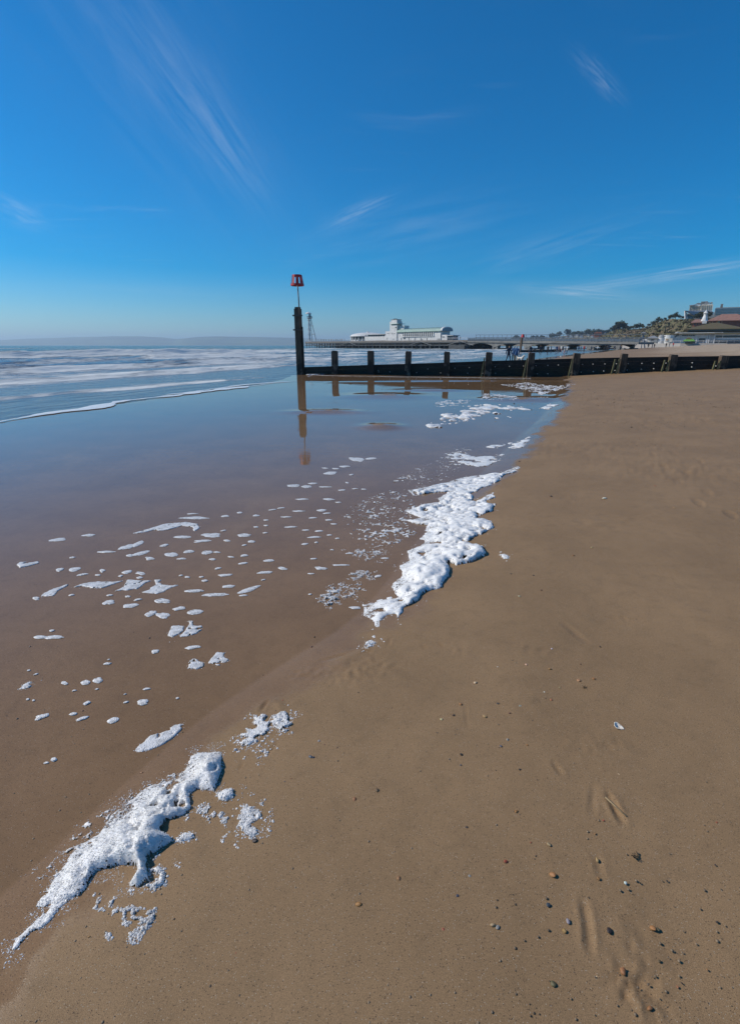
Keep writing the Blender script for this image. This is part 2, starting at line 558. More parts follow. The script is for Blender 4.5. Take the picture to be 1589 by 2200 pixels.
def m_sea(t, p, out):
    tc = t.n('ShaderNodeTexCoord'); v = tc.outputs['Object']
    foam0 = t.n('ShaderNodeAttribute', attribute_name='foam').outputs['Fac']
    deep = t.n('ShaderNodeAttribute', attribute_name='deep').outputs['Fac']
    rv = t.mapping(v, rot=(0, 0, R(-66)), scale=(1, 1, 1))
    streak = t.noise(t.mapping(rv, scale=(0.50, 1.7, 1)), 1.0, 8, 0.68, 0.9)
    streak2 = t.noise(t.mapping(rv, scale=(0.05, 0.24, 1)), 1.0, 6, 0.62, 0.8)
    s = t.math('ADD', t.math('MULTIPLY', streak, 0.6), t.math('MULTIPLY', streak2, 0.4))
    f = t.math('ADD', foam0, t.math('MULTIPLY', t.math('SUBTRACT', s, 0.5), 3.2))
    fm = t.math('MULTIPLY', t.ramp(f, 0.15, 0.95), 0.92)
    water = t.mix(deep, (0.115, 0.105, 0.085), (0.055, 0.082, 0.058))
    t.l(t.mix(fm, water, (0.72, 0.74, 0.72)), p.inputs['Base Color'])
    ro = t.n('ShaderNodeMix', data_type='FLOAT'); t.l(fm, ro.inputs[0]); ro.inputs[2].default_value = 0.16; ro.inputs[3].default_value = 0.7
    t.l(ro.outputs[0], p.inputs['Roughness'])
    p.inputs['IOR'].default_value = 1.33
    sl = t.n('ShaderNodeMix', data_type='FLOAT'); t.l(deep, sl.inputs[0]); sl.inputs[2].default_value = 0.42; sl.inputs[3].default_value = 0.12
    t.l(sl.outputs[0], p.inputs['Specular IOR Level'])
    ch = t.noise(t.mapping(rv, scale=(0.6, 1.6, 1)), 1.0, 5, 0.55)
    ch2 = t.noise(t.mapping(rv, scale=(0.10, 0.30, 1)), 1.0, 4, 0.5)
    hh = t.math('ADD', t.math('MULTIPLY', ch, 0.10), t.math('MULTIPLY', t.math('MULTIPLY', ch2, deep), 0.9))
    t.l(t.bump(hh, 0.8, 1.3), p.inputs['Normal'])


def m_timber(t, p, out):
    tc = t.n('ShaderNodeTexCoord'); v = tc.outputs['Object']
    geo = t.n('ShaderNodeNewGeometry'); sep = t.n('ShaderNodeSeparateXYZ'); t.l(geo.outputs['Position'], sep.inputs[0])
    inf = t.n('ShaderNodeObjectInfo').outputs['Random']
    grain = t.noise(t.mapping(v, scale=(1.2, 6, 6)), 3.0, 6, 0.65, 0.4); blot = t.noise(v, 2.2, 5, 0.6)
    col = t.mix(t.ramp(grain, 0.35, 0.7), (0.008, 0.007, 0.005), (0.022, 0.016, 0.011))
    col = t.mix(t.math('MULTIPLY', t.ramp(blot, 0.5, 0.75), t.math('MULTIPLY', inf, 0.8)), col, (0.060, 0.046, 0.032))
    # weed grows up to the tide mark
    tide = t.ramp(t.math('ADD', sep.outputs[2], t.math('MULTIPLY', t.math('SUBTRACT', blot, 0.5), 0.7)), 0.62, 0.30)
    col = t.mix(tide, col, t.mix(t.ramp(grain, 0.4, 0.7), (0.008, 0.009, 0.006), (0.022, 0.026, 0.010)))
    t.l(col, p.inputs['Base Color'])
    p.inputs['Roughness'].default_value = 0.72
    t.l(t.bump(t.math('ADD', grain, blot), 0.5, 0.03), p.inputs['Normal'])


def m_post(t, p, out):
    tc = t.n('ShaderNodeTexCoord'); v = tc.outputs['Object']
    geo = t.n('ShaderNodeNewGeometry'); sep = t.n('ShaderNodeSeparateXYZ'); t.l(geo.outputs['Position'], sep.inputs[0])
    grain = t.noise(t.mapping(v, scale=(7, 7, 0.9)), 2.5, 6, 0.65, 0.4); blot = t.noise(v, 3.0, 5, 0.6)
    col = t.mix(t.ramp(grain, 0.35, 0.68), (0.050, 0.032, 0.020), (0.150, 0.105, 0.070))
    tide = t.ramp(t.math('ADD', sep.outputs[2], t.math('MULTIPLY', t.math('SUBTRACT', blot, 0.5), 1.5)), 1.05, 0.45)
    low = t.mix(t.ramp(blot, 0.52, 0.62), (0.014, 0.013, 0.009), (0.12, 0.11, 0.085))
    t.l(t.mix(tide, col, low), p.inputs['Base Color'])
    p.inputs['Roughness'].default_value = 0.75
    t.l(t.bump(t.math('ADD', grain, blot), 0.5, 0.03), p.inputs['Normal'])


def m_hill(t, p, out):
    tc = t.n('ShaderNodeTexCoord'); v = tc.outputs['Object']
    a = t.noise(v, 0.05, 6, 0.6, 0.5); b = t.noise(v, 0.35, 5, 0.65)
    c = t.mix(t.ramp(a, 0.38, 0.62), (0.100, 0.098, 0.036), (0.165, 0.115, 0.066))
    c = t.mix(t.math('MULTIPLY', t.ramp(b, 0.5, 0.68), 0.8), c, (0.055, 0.060, 0.024))
    t.l(c, p.inputs['Base Color']); p.inputs['Roughness'].default_value = 0.95
    t.l(t.bump(b, 0.8, 1.2), p.inputs['Normal'])


def m_downs(t, p, out):
    tc = t.n('ShaderNodeTexCoord'); v = t.mapping(tc.outputs['Object'], scale=(1, 1, 6))
    a = t.noise(v, 0.0022, 6, 0.6, 0.4)
    t.l(t.mix(t.ramp(a, 0.42, 0.60), (0.105, 0.150, 0.060), (0.045, 0.075, 0.036)), p.inputs['Base Color'])
    p.inputs['Roughness'].default_value = 1.0


def m_leaf(dark, light):
    def fn(t, p, out):
        inf = t.n('ShaderNodeObjectInfo').outputs['Random']; geo = t.n('ShaderNodeNewGeometry')
        n = t.noise(geo.outputs['Position'], 0.9, 3, 0.6)
        f = t.math('ADD', t.math('MULTIPLY', geo.outputs['Random Per Island'], 0.6), t.math('MULTIPLY', n, 0.4))
        c = t.mix(f, dark, light)
        t.l(t.mix(t.math('MULTIPLY', inf, 0.35), c, (0.075, 0.060, 0.030)), p.inputs['Base Color'])
        p.inputs['Roughness'].default_value = 0.8
    return fn


def m_pebble(t, p, out):
    oc = t.n('ShaderNodeObjectInfo').outputs['Color']
    tc = t.n('ShaderNodeTexCoord'); v = tc.outputs['Object']
    a = t.noise(v, 130.0, 5, 0.65); b = t.noise(v, 420.0, 3, 0.6)
    c = t.mix(1.0, oc, t.mix(t.ramp(a, 0.3, 0.7), (0.55, 0.5, 0.45), (1.25, 1.2, 1.15)), 'MULTIPLY')
    t.l(c, p.inputs['Base Color']); p.inputs['Roughness'].default_value = 0.42
    t.l(t.bump(t.math('ADD', a, b), 0.4, 0.002), p.inputs['Normal'])


def flat_mat(name, col, rough=0.6, metal=0.0):
    return weathered(name, col, tuple(c * 0.82 for c in col), 1.5, rough, 0.08)


MAT = {
    'sand': material('damp_sand', m_sand), 'foam': material('sea_foam', m_foam), 'thin': material('thin_foam', m_thin_foam),
    'sea': material('sea_water', m_sea), 'timber': material('weedy_timber', m_timber), 'post': material('weathered_post', m_post),
    'hill': material('cliff_scrub', m_hill), 'downs': material('chalk_downs', m_downs),
    'leaf': material('evergreen_leaves', m_leaf((0.012, 0.020, 0.008), (0.048, 0.062, 0.022))),
    'scrub': material('scrub_leaves', m_leaf((0.050, 0.052, 0.018), (0.150, 0.120, 0.055))),
    'pebble': material('pebble_stone', m_pebble),
    'red': weathered('red_paint', (0.52, 0.022, 0.022), (0.38, 0.016, 0.018), 8, 0.45),
    'steel': weathered('rusty_steel', (0.12, 0.085, 0.065), (0.05, 0.035, 0.03), 9, 0.5),
    'galv': weathered('galvanised_bolt', (0.55, 0.55, 0.53), (0.32, 0.31, 0.29), 20, 0.45),
    'white': weathered('white_render', (0.66, 0.66, 0.65), (0.50, 0.50, 0.49), 0.7, 0.65),
    'cream': weathered('cream_render', (0.66, 0.60, 0.48), (0.52, 0.47, 0.38), 0.7, 0.65),
    'copper': weathered('green_copper', (0.30, 0.42, 0.36), (0.22, 0.32, 0.29), 0.5, 0.5, 0.1, 0.05, (6, 1, 1)),
    'greyroof': weathered('grey_roof', (0.27, 0.28, 0.28), (0.20, 0.205, 0.21), 0.8, 0.6),
    'brownroof': weathered('mossy_brown_roof', (0.115, 0.080, 0.040), (0.085, 0.082, 0.030), 0.6, 0.8, 0.3, 0.05),
    'pinkroof': weathered('clay_tile_roof', (0.30, 0.155, 0.115), (0.20, 0.11, 0.085), 0.8, 0.8, 0.3, 0.05),
    'brick': weathered('red_brick', (0.26, 0.095, 0.055), (0.19, 0.075, 0.045), 0.9, 0.8),
    'sandbrick': weathered('buff_stone', (0.42, 0.26, 0.15), (0.33, 0.20, 0.12), 0.9, 0.8),
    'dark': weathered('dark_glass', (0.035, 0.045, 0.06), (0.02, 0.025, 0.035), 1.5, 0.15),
    'blueglass': weathered('blue_glass', (0.10, 0.20, 0.27), (0.07, 0.14, 0.20), 1.0, 0.12),
    'concrete': weathered('pier_concrete', (0.20, 0.20, 0.19), (0.13, 0.13, 0.125), 0.5, 0.8),
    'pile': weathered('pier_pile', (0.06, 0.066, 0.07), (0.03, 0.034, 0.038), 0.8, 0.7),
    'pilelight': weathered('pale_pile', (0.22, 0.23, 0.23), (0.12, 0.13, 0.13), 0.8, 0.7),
    'deck': weathered('deck_boards', (0.21, 0.19, 0.17), (0.14, 0.13, 0.12), 0.5, 0.8),
    'rail': weathered('painted_rail', (0.085, 0.115, 0.15), (0.06, 0.085, 0.11), 1.0, 0.5),
    'ltsteel': weathered('white_steel', (0.55, 0.57, 0.58), (0.38, 0.40, 0.42), 1.0, 0.5),
    'green': weathered('green_canvas', (0.16, 0.36, 0.06), (0.12, 0.27, 0.05), 1.5, 0.8),
    'ladder': weathered('grey_metal', (0.24, 0.25, 0.26), (0.15, 0.16, 0.17), 1.0, 0.5),
    'pale': weathered('pale_paving', (0.42, 0.40, 0.37), (0.33, 0.31, 0.29), 0.3, 0.85),
    'trunk': weathered('bark', (0.075, 0.055, 0.04), (0.045, 0.035, 0.025), 2.0, 0.9),
    'shell': weathered('oyster_shell', (0.78, 0.74, 0.66), (0.45, 0.38, 0.30), 60.0, 0.4),
    'weed': weathered('dry_weed', (0.035, 0.025, 0.014), (0.07, 0.05, 0.025), 90.0, 0.8),
    'straw': weathered('reed_stem', (0.30, 0.22, 0.12), (0.20, 0.145, 0.08), 90.0, 0.8),
}

# ------------------------------------------------------------------ setting: sand, sea, far downs
def px_poly(pts, scale=1.0, ox=0.0, oy=0.0):
    return np.array([ground_hit(ox + x / scale, oy + y / scale)[:2] for x, y in pts])


GOUGES = [((1308, 1712), (1336, 1764), 0.012, 0.010), ((1300, 1695), (1310, 1715), 0.006, 0.004), ((1253, 1937), (1262, 1985), 0.012, 0.006),
          ((1262, 1985), (1266, 2035), 0.012, 0.006), ((561, 1525), (575, 1507), 0.010, 0.008), ((590, 1507), (607, 1522), 0.010, -0.006),
          ((1188, 1640), (1206, 1662), 0.010, 0.006), ((570, 1625), (600, 1592), 0.006, 0.005), ((514, 1652), (522, 1640), 0.006, 0.005),
          ((700, 1440), (768, 1402), 0.016, -0.005), ((690, 1420), (765, 1400), 0.012, 0.005), ((780, 1400), (797, 1399), 0.010, 0.008),
          ((833, 1387), (838, 1372), 0.008, 0.006), ((997, 1510), (1006, 1565), 0.006, 0.003), ((1125, 1108), (1180, 1112), 0.02, -0.004),
          ((1340, 1110), (1400, 1104), 0.02, 0.005), ((1210, 1340), (1260, 1380), 0.02, 0.004), ((905, 1385), (915, 1392), 0.008, 0.006),
          ((940, 1380), (955, 1390), 0.008, 0.006), ((1282, 1840), (1290, 1880), 0.012, 0.003), ((1275, 1690), (1270, 1745), 0.012, 0.003)]
SCUFFS = [(760, 1445, 0.17, 0.10, 0.010), (800, 1415, 0.08, 0.05, 0.008), (840, 1430, 0.10, 0.05, 0.006), (648, 1447, 0.06, 0.05, 0.008),
          (1135, 1500, 0.14, 0.12, 0.003), (1245, 1600, 0.12, 0.10, 0.003), (1310, 1600, 0.07, 0.05, 0.005), (1372, 2010, 0.06, 0.09, 0.005),
          (1345, 2110, 0.05, 0.08, 0.010), (1385, 2130, 0.05, 0.06, 0.010), (1185, 1400, 0.10, 0.06, 0.003), (1340, 1330, 0.12, 0.08, 0.006),
          (1200, 1070, 0.30, 0.20, 0.008), (1130, 1395, 0.10, 0.06, 0.005), (980, 1400, 0.08, 0.05, 0.006), (1300, 1120, 0.5, 0.25, 0.006),
          (1330, 855, 2.2, 2.2, 0.02), (1480, 900, 2.0, 1.5, 0.02), (1450, 1010, 1.0, 0.8, 0.014), (1250, 960, 1.0, 0.9, 0.014)]
GOUGES = [(ground_hit(*a)[:2], ground_hit(*b)[:2], w, d) for a, b, w, d in GOUGES]
SCUFFS = [(*ground_hit(a, b)[:2], c, d, e) for a, b, c, d, e in SCUFFS]


TRAILS = [((1500, 1000), (1250, 830), 26), ((1560, 1120), (1400, 960), 9)]
TRAILS = [(ground_hit(*a)[:2], ground_hit(*b)[:2], n) for a, b, n in TRAILS]


def fine_height(X, Y):
    h = base_height(X, Y)
    u = side_distance(X, Y, SHORE)
    land = sstep(0.0, 0.8, u)
    near = 1 / (1 + (Y / 40.0) ** 2)
    h = h + land * (fbm(X * 1.1, Y * 1.1, 3, 4) - 0.5) * 0.035 * sstep(0, 5, u)
    h = h + land * (fbm(X * 4, Y * 4, 5, 3) - 0.5) * 0.007
    far = sstep(30, 45, Y) * sstep(6, 14, u)
    h = h + far * (fbm(X * 0.5, Y * 0.5, 8, 4) - 0.5) * 0.22          # trodden dry sand beyond the groyne
    # old, softened footprints across the upper beach
    fp = worley(X * 2.1, Y * 2.1, 44)
    h = h - sstep(0.22, 0.10, fp) * 0.012 * sstep(2.0, 5.0, u) * sstep(0.45, 0.6, vnoise(X * 0.35, Y * 0.35, 9))
    # two fresh trails of shoe prints up the beach
    for (ax, ay), (bx, by), n_ in TRAILS:
        L = math.hypot(bx - ax, by - ay); ex, ey = (bx - ax) / L, (by - ay) / L
        mm = (X > min(ax, bx) - 0.6) & (X < max(ax, bx) + 0.6) & (Y > min(ay, by) - 0.6) & (Y < max(ay, by) + 0.6)
        x, y = X[mm], Y[mm]; acc = np.zeros_like(x)
        for k in range(n_):
            s_ = L * (k + 0.5 + 0.15 * math.sin(k * 5.1)) / n_; sd_ = 0.09 if k % 2 else -0.09
            cx, cy = ax + ex * s_ - ey * sd_, ay + ey * s_ + ex * sd_
            p_ = ((x - cx) * ex + (y - cy) * ey) / 0.135; q_ = (-(x - cx) * ey + (y - cy) * ex) / (0.045 + 0.012 * np.clip(p_, -1, 1))
            r_ = np.sqrt(p_ * p_ + q_ * q_)
            acc += -0.007 * sstep(1.15, 0.75, r_) * (0.75 + 0.25 * np.sin(p_ * 16)) + 0.003 * np.exp(-((r_ - 1.3) / 0.22) ** 2)
        h[mm] += acc
    m = (Y < 14) & (Y > 0.4)
    x, y = X[m], Y[m]; hh = np.zeros_like(x)
    for (ax, ay), (bx, by), w, d in GOUGES:
        dx, dy = bx - ax, by - ay
        q = np.clip(((x - ax) * dx + (y - ay) * dy) / (dx * dx + dy * dy), 0, 1)
        r = np.hypot(x - ax - q * dx, y - ay - q * dy) / w
        taper = 0.35 + 0.65 * np.sin(np.pi * np.clip(q, 0.06, 0.94))
        hh += taper * (-d * np.exp(-r * r) + 0.45 * abs(d) * np.exp(-(r - 1.7) ** 2 * 2.2))
    h[m] += hh
    for sx, sy, ra, rb, amp in SCUFFS:
        g = np.exp(-((X - sx) / ra) ** 2 - ((Y - sy) / rb) ** 2)
        k = 45.0 if ra < 0.4 else (14.0 if ra < 1.2 else 7.0)
        h = h + g * amp * (fbm(X * k, Y * k, 21, 3) - 0.55) * 1.8
    return h, u


def sand_sheet():
    y1 = np.exp(np.arange(np.log(0.6), np.log(6.0), 0.005)) - 1
    y2 = np.exp(np.arange(np.log(6.0), np.log(1000.0), 0.013)) - 1
    ys = np.concatenate([y1, y2]); ts = np.linspace(-1.05, 1.15, 640)
    Y = np.repeat(ys[:, None], len(ts), 1); X = (Y + 1.0) * ts[None, :] + 0.0
    Z, u = fine_height(X, Y)
    # how wet the surface is: a film of water over the flat, draining off up the slope
    edge = (fbm(X * 2.2, Y * 2.2, 31, 4) - 0.5)
    base = base_height(X, Y)
    spread = 0.030 + 0.0006 * np.clip(Y, 0, 30)
    wet = 1 - sstep(0.004 - 0.0, 0.004 + spread * 2.4, base + edge * 0.05 + (fbm(X * 9, Y * 9, 33, 3) - 0.5) * 0.02)
    dry = sstep(9.0, 20.0, u + 8 * (fbm(X * 0.2, Y * 0.2, 77, 3) - 0.5)) * sstep(31, 40, Y)
    V = np.stack([X, Y, Z], -1).reshape(-1, 3)
    me = np_mesh('sand', V, grid_faces(len(ys), len(ts)), True, {'wet': wet.ravel(), 'dry': dry.ravel()})
    o = link('sand', me, MAT['sand'])
    props(o, 'damp brown sand beach sloping down to a wet mirror-like flat', None, None, 'structure')


sand_sheet()

WN = np.array([-0.915, 0.403]); WA = np.array([0.403, 0.915])     # seaward, along the shore


def sea_w(px, py):
    x, y = _flat(px, py)
    return WN[0] * (x + 4.4) + WN[1] * (y - 24.9)


def sea_sheet():
    y1 = np.exp(np.arange(np.log(9.0), np.log(170.0), 0.0075)) - 8
    y2 = np.exp(np.arange(np.log(170.0), np.log(14000.0), 0.03)) - 8
    ys = np.concatenate([y1, y2]); ts = np.linspace(-1.35, 1.05, 440)
    Y = np.repeat(ys[:, None], len(ts), 1); X = (Y + 9.0) * ts[None, :]
    w = -side_distance(X, Y, SWASH)                               # metres out from the water's edge
    wl = WN[0] * (X + 4.4) + WN[1] * (Y - 24.9); al = WA[0] * X + WA[1] * Y
    Z = np.zeros_like(X); foam = np.zeros_like(X)
    # breakers, nearest first: a pixel the crest passes through, height, half width, seed
    waves = [((200, 842), 0.06, 0.5, 1), ((150, 816), 0.18, 0.9, 2), ((330, 803), 0.10, 1.0, 3), ((560, 778), 0.36, 1.3, 4), ((200, 786), 0.60, 1.7, 5),
             ((450, 769), 0.60, 2.0, 6), ((130, 767), 1.05, 2.8, 7), ((480, 757), 0.50, 3.5, 8), ((120, 757), 1.10, 4.2, 9), ((330, 752), 0.5, 6, 10), ((200, 748.5), 0.45, 8, 11),
             ((200, 746), 0.4, 10, 12)]
    for (px, py), amp, wid, sd in waves:
        wc = sea_w(px, py)
        wig = (fbm(al / (wid * 9), np.full_like(al, sd * 3.7), sd, 3) - 0.5) * wid * 5
        mod = sstep(0.28, 0.72, fbm(al / (wid * 11), np.full_like(al, sd * 9.1), sd + 40, 3))
        x0 = px - 794
        q = (wl - wc - wig) / wid
        front = np.exp(-(q / 0.55) ** 2); back = np.exp(-(q / 1.5) ** 2)
        z = np.where(q < 0, front, back) * amp * (0.25 + 0.75 * mod) * (1 - 0.75 * sstep(-0.30, -0.08, X / Y) * sstep(40, 80, Y))
        Z += z
        white = np.exp(-((q + 0.55) / 0.75) ** 2) * (0.35 + 0.65 * mod) + 0.55 * np.exp(-((q - 1.6) / 1.8) ** 2) * mod
        foam = np.maximum(foam, white * (0.95 if sd < 10 else 0.5))
    rough = fbm(wl / 1.6, al / 4.5, 5, 4) - 0.5
    Z += rough * 0.42 * sstep(2, 40, w) + (fbm(wl / 25, al / 60, 6, 4) - 0.5) * 0.30 * sstep(60, 300, w)
    zone = sstep(1, 12, w) * (1 - sstep(95, 260, w))
    foam = np.maximum(foam * sstep(0, 4, w), zone * (0.24 + 0.8 * (fbm(wl / 7.0, al / 30.0, 15, 4) - 0.4)))
    shallow = 1 - sstep(0.0, 10, w)
    foam = foam - 0.25 * shallow * (1 - np.exp(-w / 3))
    far = sstep(220, 900, w); foam = foam - 0.35 * far
    Z = Z * sstep(0.0, 5.0, w) - 0.002 - 0.018 * sstep(2.2, -0.3, w)
    deep = sstep(20, 130, w)
    edge = -0.30 + 0 * Y
    keep = w > edge
    kq = keep[:-1, :-1] & keep[1:, :-1] & keep[:-1, 1:] & keep[1:, 1:]
    V = np.stack([X, Y, Z], -1).reshape(-1, 3)
    V, Fq, at = compact(V, grid_faces(len(ys), len(ts), kq), {'foam': foam.ravel(), 'deep': deep.ravel()})
    o = link('sea', np_mesh('sea', V, Fq, True, at), MAT['sea'])
    props(o, 'grey green sea breaking in long white rollers', None, None, 'structure')


sea_sheet()


def ridge_land(name, pts, depth, mat, label, seed, rough, kind='structure', foot_drop=1.0, rows=14, step=4):
    """pts: (pixel x, ridge row, ridge distance, foot distance); land rising from its foot to the ridge and falling behind"""
    P = np.array(pts, float); xs = np.arange(P[0, 0], P[-1, 0] + 1, step)
    rr = np.interp(xs, P[:, 0], P[:, 1]); yr = np.interp(xs, P[:, 0], P[:, 2]); yf = np.interp(xs, P[:, 0], P[:, 3])
    V = []
    for i, px in enumerate(xs):
        top = atY(px, rr[i], yr[i]); foot = atY(px, 742, yf[i])
        for k in range(rows):
            s = k / (rows - 4)
            if s <= 1:
                q = foot + (top - foot) * s
                z = foot[2] * 0 + -foot_drop + (top[2] + foot_drop) * (s ** 0.85)
                V.append((q[0], q[1], z))
            else:
                e = (s - 1) * (rows - 4) / 3.0
                V.append((top[0] + (top[0]) / top[1] * depth * e, top[1] + depth * e, top[2] * (1 - 0.75 * e * e)))
    V = np.array(V).reshape(len(xs), rows, 3)
    n = (fbm(V[..., 0] / rough, V[..., 1] / rough, seed, 4) - 0.5)
    lift = np.sin(np.linspace(0, np.pi, rows))[None, :]
    V[..., 2] += n * 0.22 * (V[..., 2].max()) * lift
    o = link(name, np_mesh(name, V.reshape(-1, 3), grid_faces(len(xs), rows)), mat)
    return props(o, label, None, None, kind), V


ridge_land('downs', [(-420, 735, 9240, 7839), (-200, 729, 9100, 7699), (0, 731, 8960, 7699), (60, 727, 8960, 7699), (200, 724, 8820, 7559), (300, 722.5, 8680, 7559), (350, 725, 8680, 7419), (380, 728.5, 8820, 7419), (392, 727, 8260, 7000),
                     (420, 723.5, 8119, 7000), (460, 722, 8119, 7000), (560, 724, 8119, 7000), (640, 726, 8260, 7000), (760, 732, 8400, 7279), (900, 737, 8400, 7419), (1000, 740, 8400, 7559)],
           900, MAT['downs'], 'long low chalk downs across the bay fading into haze', 3, 700, step=8)
# low wooded coast running out behind the pier
ridge_land('far_coast', [(930, 741, 1900, 1800), (1000, 737, 1850, 1750), (1050, 733, 1700, 1600), (1100, 729, 1600, 1500), (1160, 727, 1400, 1300), (1210, 722, 1200, 1050), (1260, 718, 1050, 900), (1310, 716, 950, 800), (1400, 712, 900, 700), (1650, 700, 800, 600)],
           200, MAT['hill'], 'low wooded coast with houses behind the pier', 5, 90)
_, CLIFF = ridge_land('cliff', [(1268, 735, 640, 600), (1290, 722, 600, 560), (1310, 713, 560, 510), (1330, 706, 520, 470), (1350, 708, 510, 440), (1372, 706, 500, 420), (1392, 703, 470, 390), (1410, 694, 440, 350), (1426, 689, 420, 325),
                      (1444, 685, 400, 310), (1460, 686, 380, 300), (1480, 684, 350, 285), (1510, 684, 330, 275), (1560, 680, 320, 265), (1680, 672, 320, 260)],
                      120, MAT['hill'], 'steep scrubby cliff of brown and olive slopes above the promenade', 9, 26, step=2, rows=22)
hz = MB().box(-14000, 14000, -300, 13000, -6.5, 190).build('haze', None)
props(hz, 'thin pale sea haze hanging over the bay', None, None, 'stuff')


def m_haze():
    m = bpy.data.materials.new('sea_haze'); m.use_nodes = True
    t = NT(m.node_tree); out = t.n('ShaderNodeOutputMaterial'); v = t.n('ShaderNodeVolumePrincipled')
    v.inputs['Color'].default_value = (0.60, 0.80, 1.0, 1); v.inputs['Density'].default_value = 1.6e-4; v.inputs['Anisotropy'].default_value = 0.25
    t.l(v.outputs[0], out.inputs['Volume'])
    return m


hz.data.materials.append(m_haze())

# ------------------------------------------------------------------ the groyne and its marker
def groyne():
    A = np.array([-4.26, 32.3]); B = np.array([19.6, 28.0]); e = (B - A) / np.hypot(*(B - A)); nrm = np.array([-e[1], e[0]])
    def on(px, py):
        d = pix_dir(px, py); k = (A @ nrm) / (d[0] * nrm[0] + d[1] * nrm[1])
        q = d * k
        return float((q[:2] - A) @ e), float(q[2] + CAM_H)
    g = empty('timber_groyne', (A[0], A[1], 0), 'black weedy timber groyne running from the beach to the water', 'groyne')
    top = [(655, 789), (720, 786.5), (798, 784), (877, 781.5), (961, 779), (1050, 775.5), (1141, 773), (1238, 770), (1338, 768), (1444, 766.5), (1552, 765), (1680, 762)]
    posts = [(720, 754), (798, 754), (877, 755), (961, 756), (1050, 757), (1141, 758), (1238, 759), (1338, 760), (1444, 762), (1552, 764), (1672, 766)]
    s0, z0 = on(643, 660)
    fr = (A[0], A[1], 0)
    def mb(): return MB(fr, e)
    tall = mb().box(-0.19, 0.17, -0.30, 0.06, -1.2, z0 - 0.10).box(-0.15, 0.13, -0.26, 0.02, z0 - 0.10, z0).build('post', MAT['post'], g)
    props(tall, 'tall timber end post standing in the shallows')
    mb().box(0.175, 0.27, -0.22, -0.06, -0.9, z0 - 1.1, (0, 0.02, 0, 0)).build('strut', MAT['timber'], g)
    for i, (px, py) in enumerate(posts):
        s, z = on(px, py)
        w = 0.165 + 0.02 * RNG.random(); lean = (RNG.random() - 0.5) * 0.10
        m = mb()
        vs = []
        for zz, k in ((-1.0, 1.0), (z - 0.05, 1.0), (z, 0.86)):
            sh = lean * (zz / z) * 0.6
            vs += [(s - w * k + sh, -0.32 + 0.02 * (1 - k), zz), (s + w * k + sh, -0.32 + 0.02, zz), (s + w * k + sh, 0.02, zz), (s - w * k + sh, 0.02, zz + (0.03 if k < 1 else 0))]
        fs = [(3, 2, 1, 0), (8, 9, 10, 11)]
        for b in (0, 4):
            fs += [(b + j, b + (j + 1) % 4, b + 4 + (j + 1) % 4, b + 4 + j) for j in range(4)]
        m.add(vs, fs); m.build('post', MAT['post'], g)
        if i >= 4:                                   # raking props beside the shoreward posts
            for off in (0.30, 0.52)[:1 if i < 7 else 2]:
                zt = z * 0.78
                mb().add([(s - off - 0.16, -0.50, -0.4), (s - off - 0.08, -0.50, -0.4), (s - off - 0.08, -0.38, -0.4), (s - off - 0.16, -0.38, -0.4),
                          (s - off + 0.02, -0.42, zt), (s - off + 0.09, -0.42, zt), (s - off + 0.09, -0.33, zt), (s - off + 0.02, -0.33, zt)],
                         [(3, 2, 1, 0), (4, 5, 6, 7), (0, 1, 5, 4), (1, 2, 6, 5), (2, 3, 7, 6), (3, 0, 4, 7)]).build('prop', MAT['sprop'], g)
    bounds = [on(652, 800)[0]] + [on(px, py)[0] for px, py in posts]
    tops = [(on(px, py)) for px, py in top]
    ts = np.array([q[0] for q in tops]); tz = np.array([q[1] for q in tops])
    for i in range(len(bounds) - 1):
        a, b = bounds[i], bounds[i + 1]
        za, zb = np.interp(a, ts, tz), np.interp(b, ts, tz)
        z = 0.0
        k = 0
        while k < 7:
            hgt = 0.20 + 0.05 * RNG.random()
            if za - z - hgt < -0.35: break
            jit = (RNG.random() - 0.5) * 0.006; th = 0.09; gap = 0.004
            y0 = 0.03 + jit * 0.6
            t0, t1 = za - z, zb - z
            b0, b1 = t0 - hgt + gap, t1 - hgt + gap
            mb().add([(a + 0.012, y0, b0), (b - 0.012, y0, b1), (b - 0.012, y0 + th, b1), (a + 0.012, y0 + th, b0),
                      (a + 0.012, y0, t0), (b - 0.012, y0, t1), (b - 0.012, y0 + th, t1), (a + 0.012, y0 + th, t0)],
                     [(3, 2, 1, 0), (4, 5, 6, 7), (0, 1, 5, 4), (1, 2, 6, 5), (2, 3, 7, 6), (3, 0, 4, 7)]).build('plank', MAT['timber'], g)
            z += hgt; k += 1
        if i >= 2:
            nb = 3 if i < 6 else 4
            for row in (0, 1):
                for j in range(nb):
                    if RNG.random() < 0.22: continue
                    s = a + (b - a) * (j + 0.6) / nb + (RNG.random() - 0.5) * 0.15
                    zt = np.interp(s, ts, tz)
                    gz = float(base_height(np.array([A[0] + e[0] * s]), np.array([A[1] + e[1] * s]))[0])
                    zz = (zt - 0.33) if row == 0 else max(gz + 0.16, zt - 0.95)
                    if zz < gz + 0.08: continue
                    mb().bar((s, 0.04, zz), (s, -0.05, zz), 0.028, 7).build('bolt', MAT['galv'], g, True)
    # marker beacon: thin pole strapped to the tall post, red slatted topmark
    s1, zt = on(647, 592); _, zb = on(647, 615.5)
    bx = 0.13
    loc = A + e * bx
    mk = empty('beacon_marker', (loc[0], loc[1], 0), 'thin pole with red slatted basket topmark strapped to the tall end post', 'beacon')
    m = MB((loc[0], loc[1], 0), e)
    m.bar((0.07, -0.34, z0 - 1.6), (-0.03, -0.34, zt - 0.1), 0.035, 8); m.build('pole', MAT['steel'], mk, True)
    MB((loc[0], loc[1], 0), e).box(-0.4, 0.20, -0.39, -0.31, z0 - 0.52, z0 - 0.44).build('strap', MAT['steel'], mk)
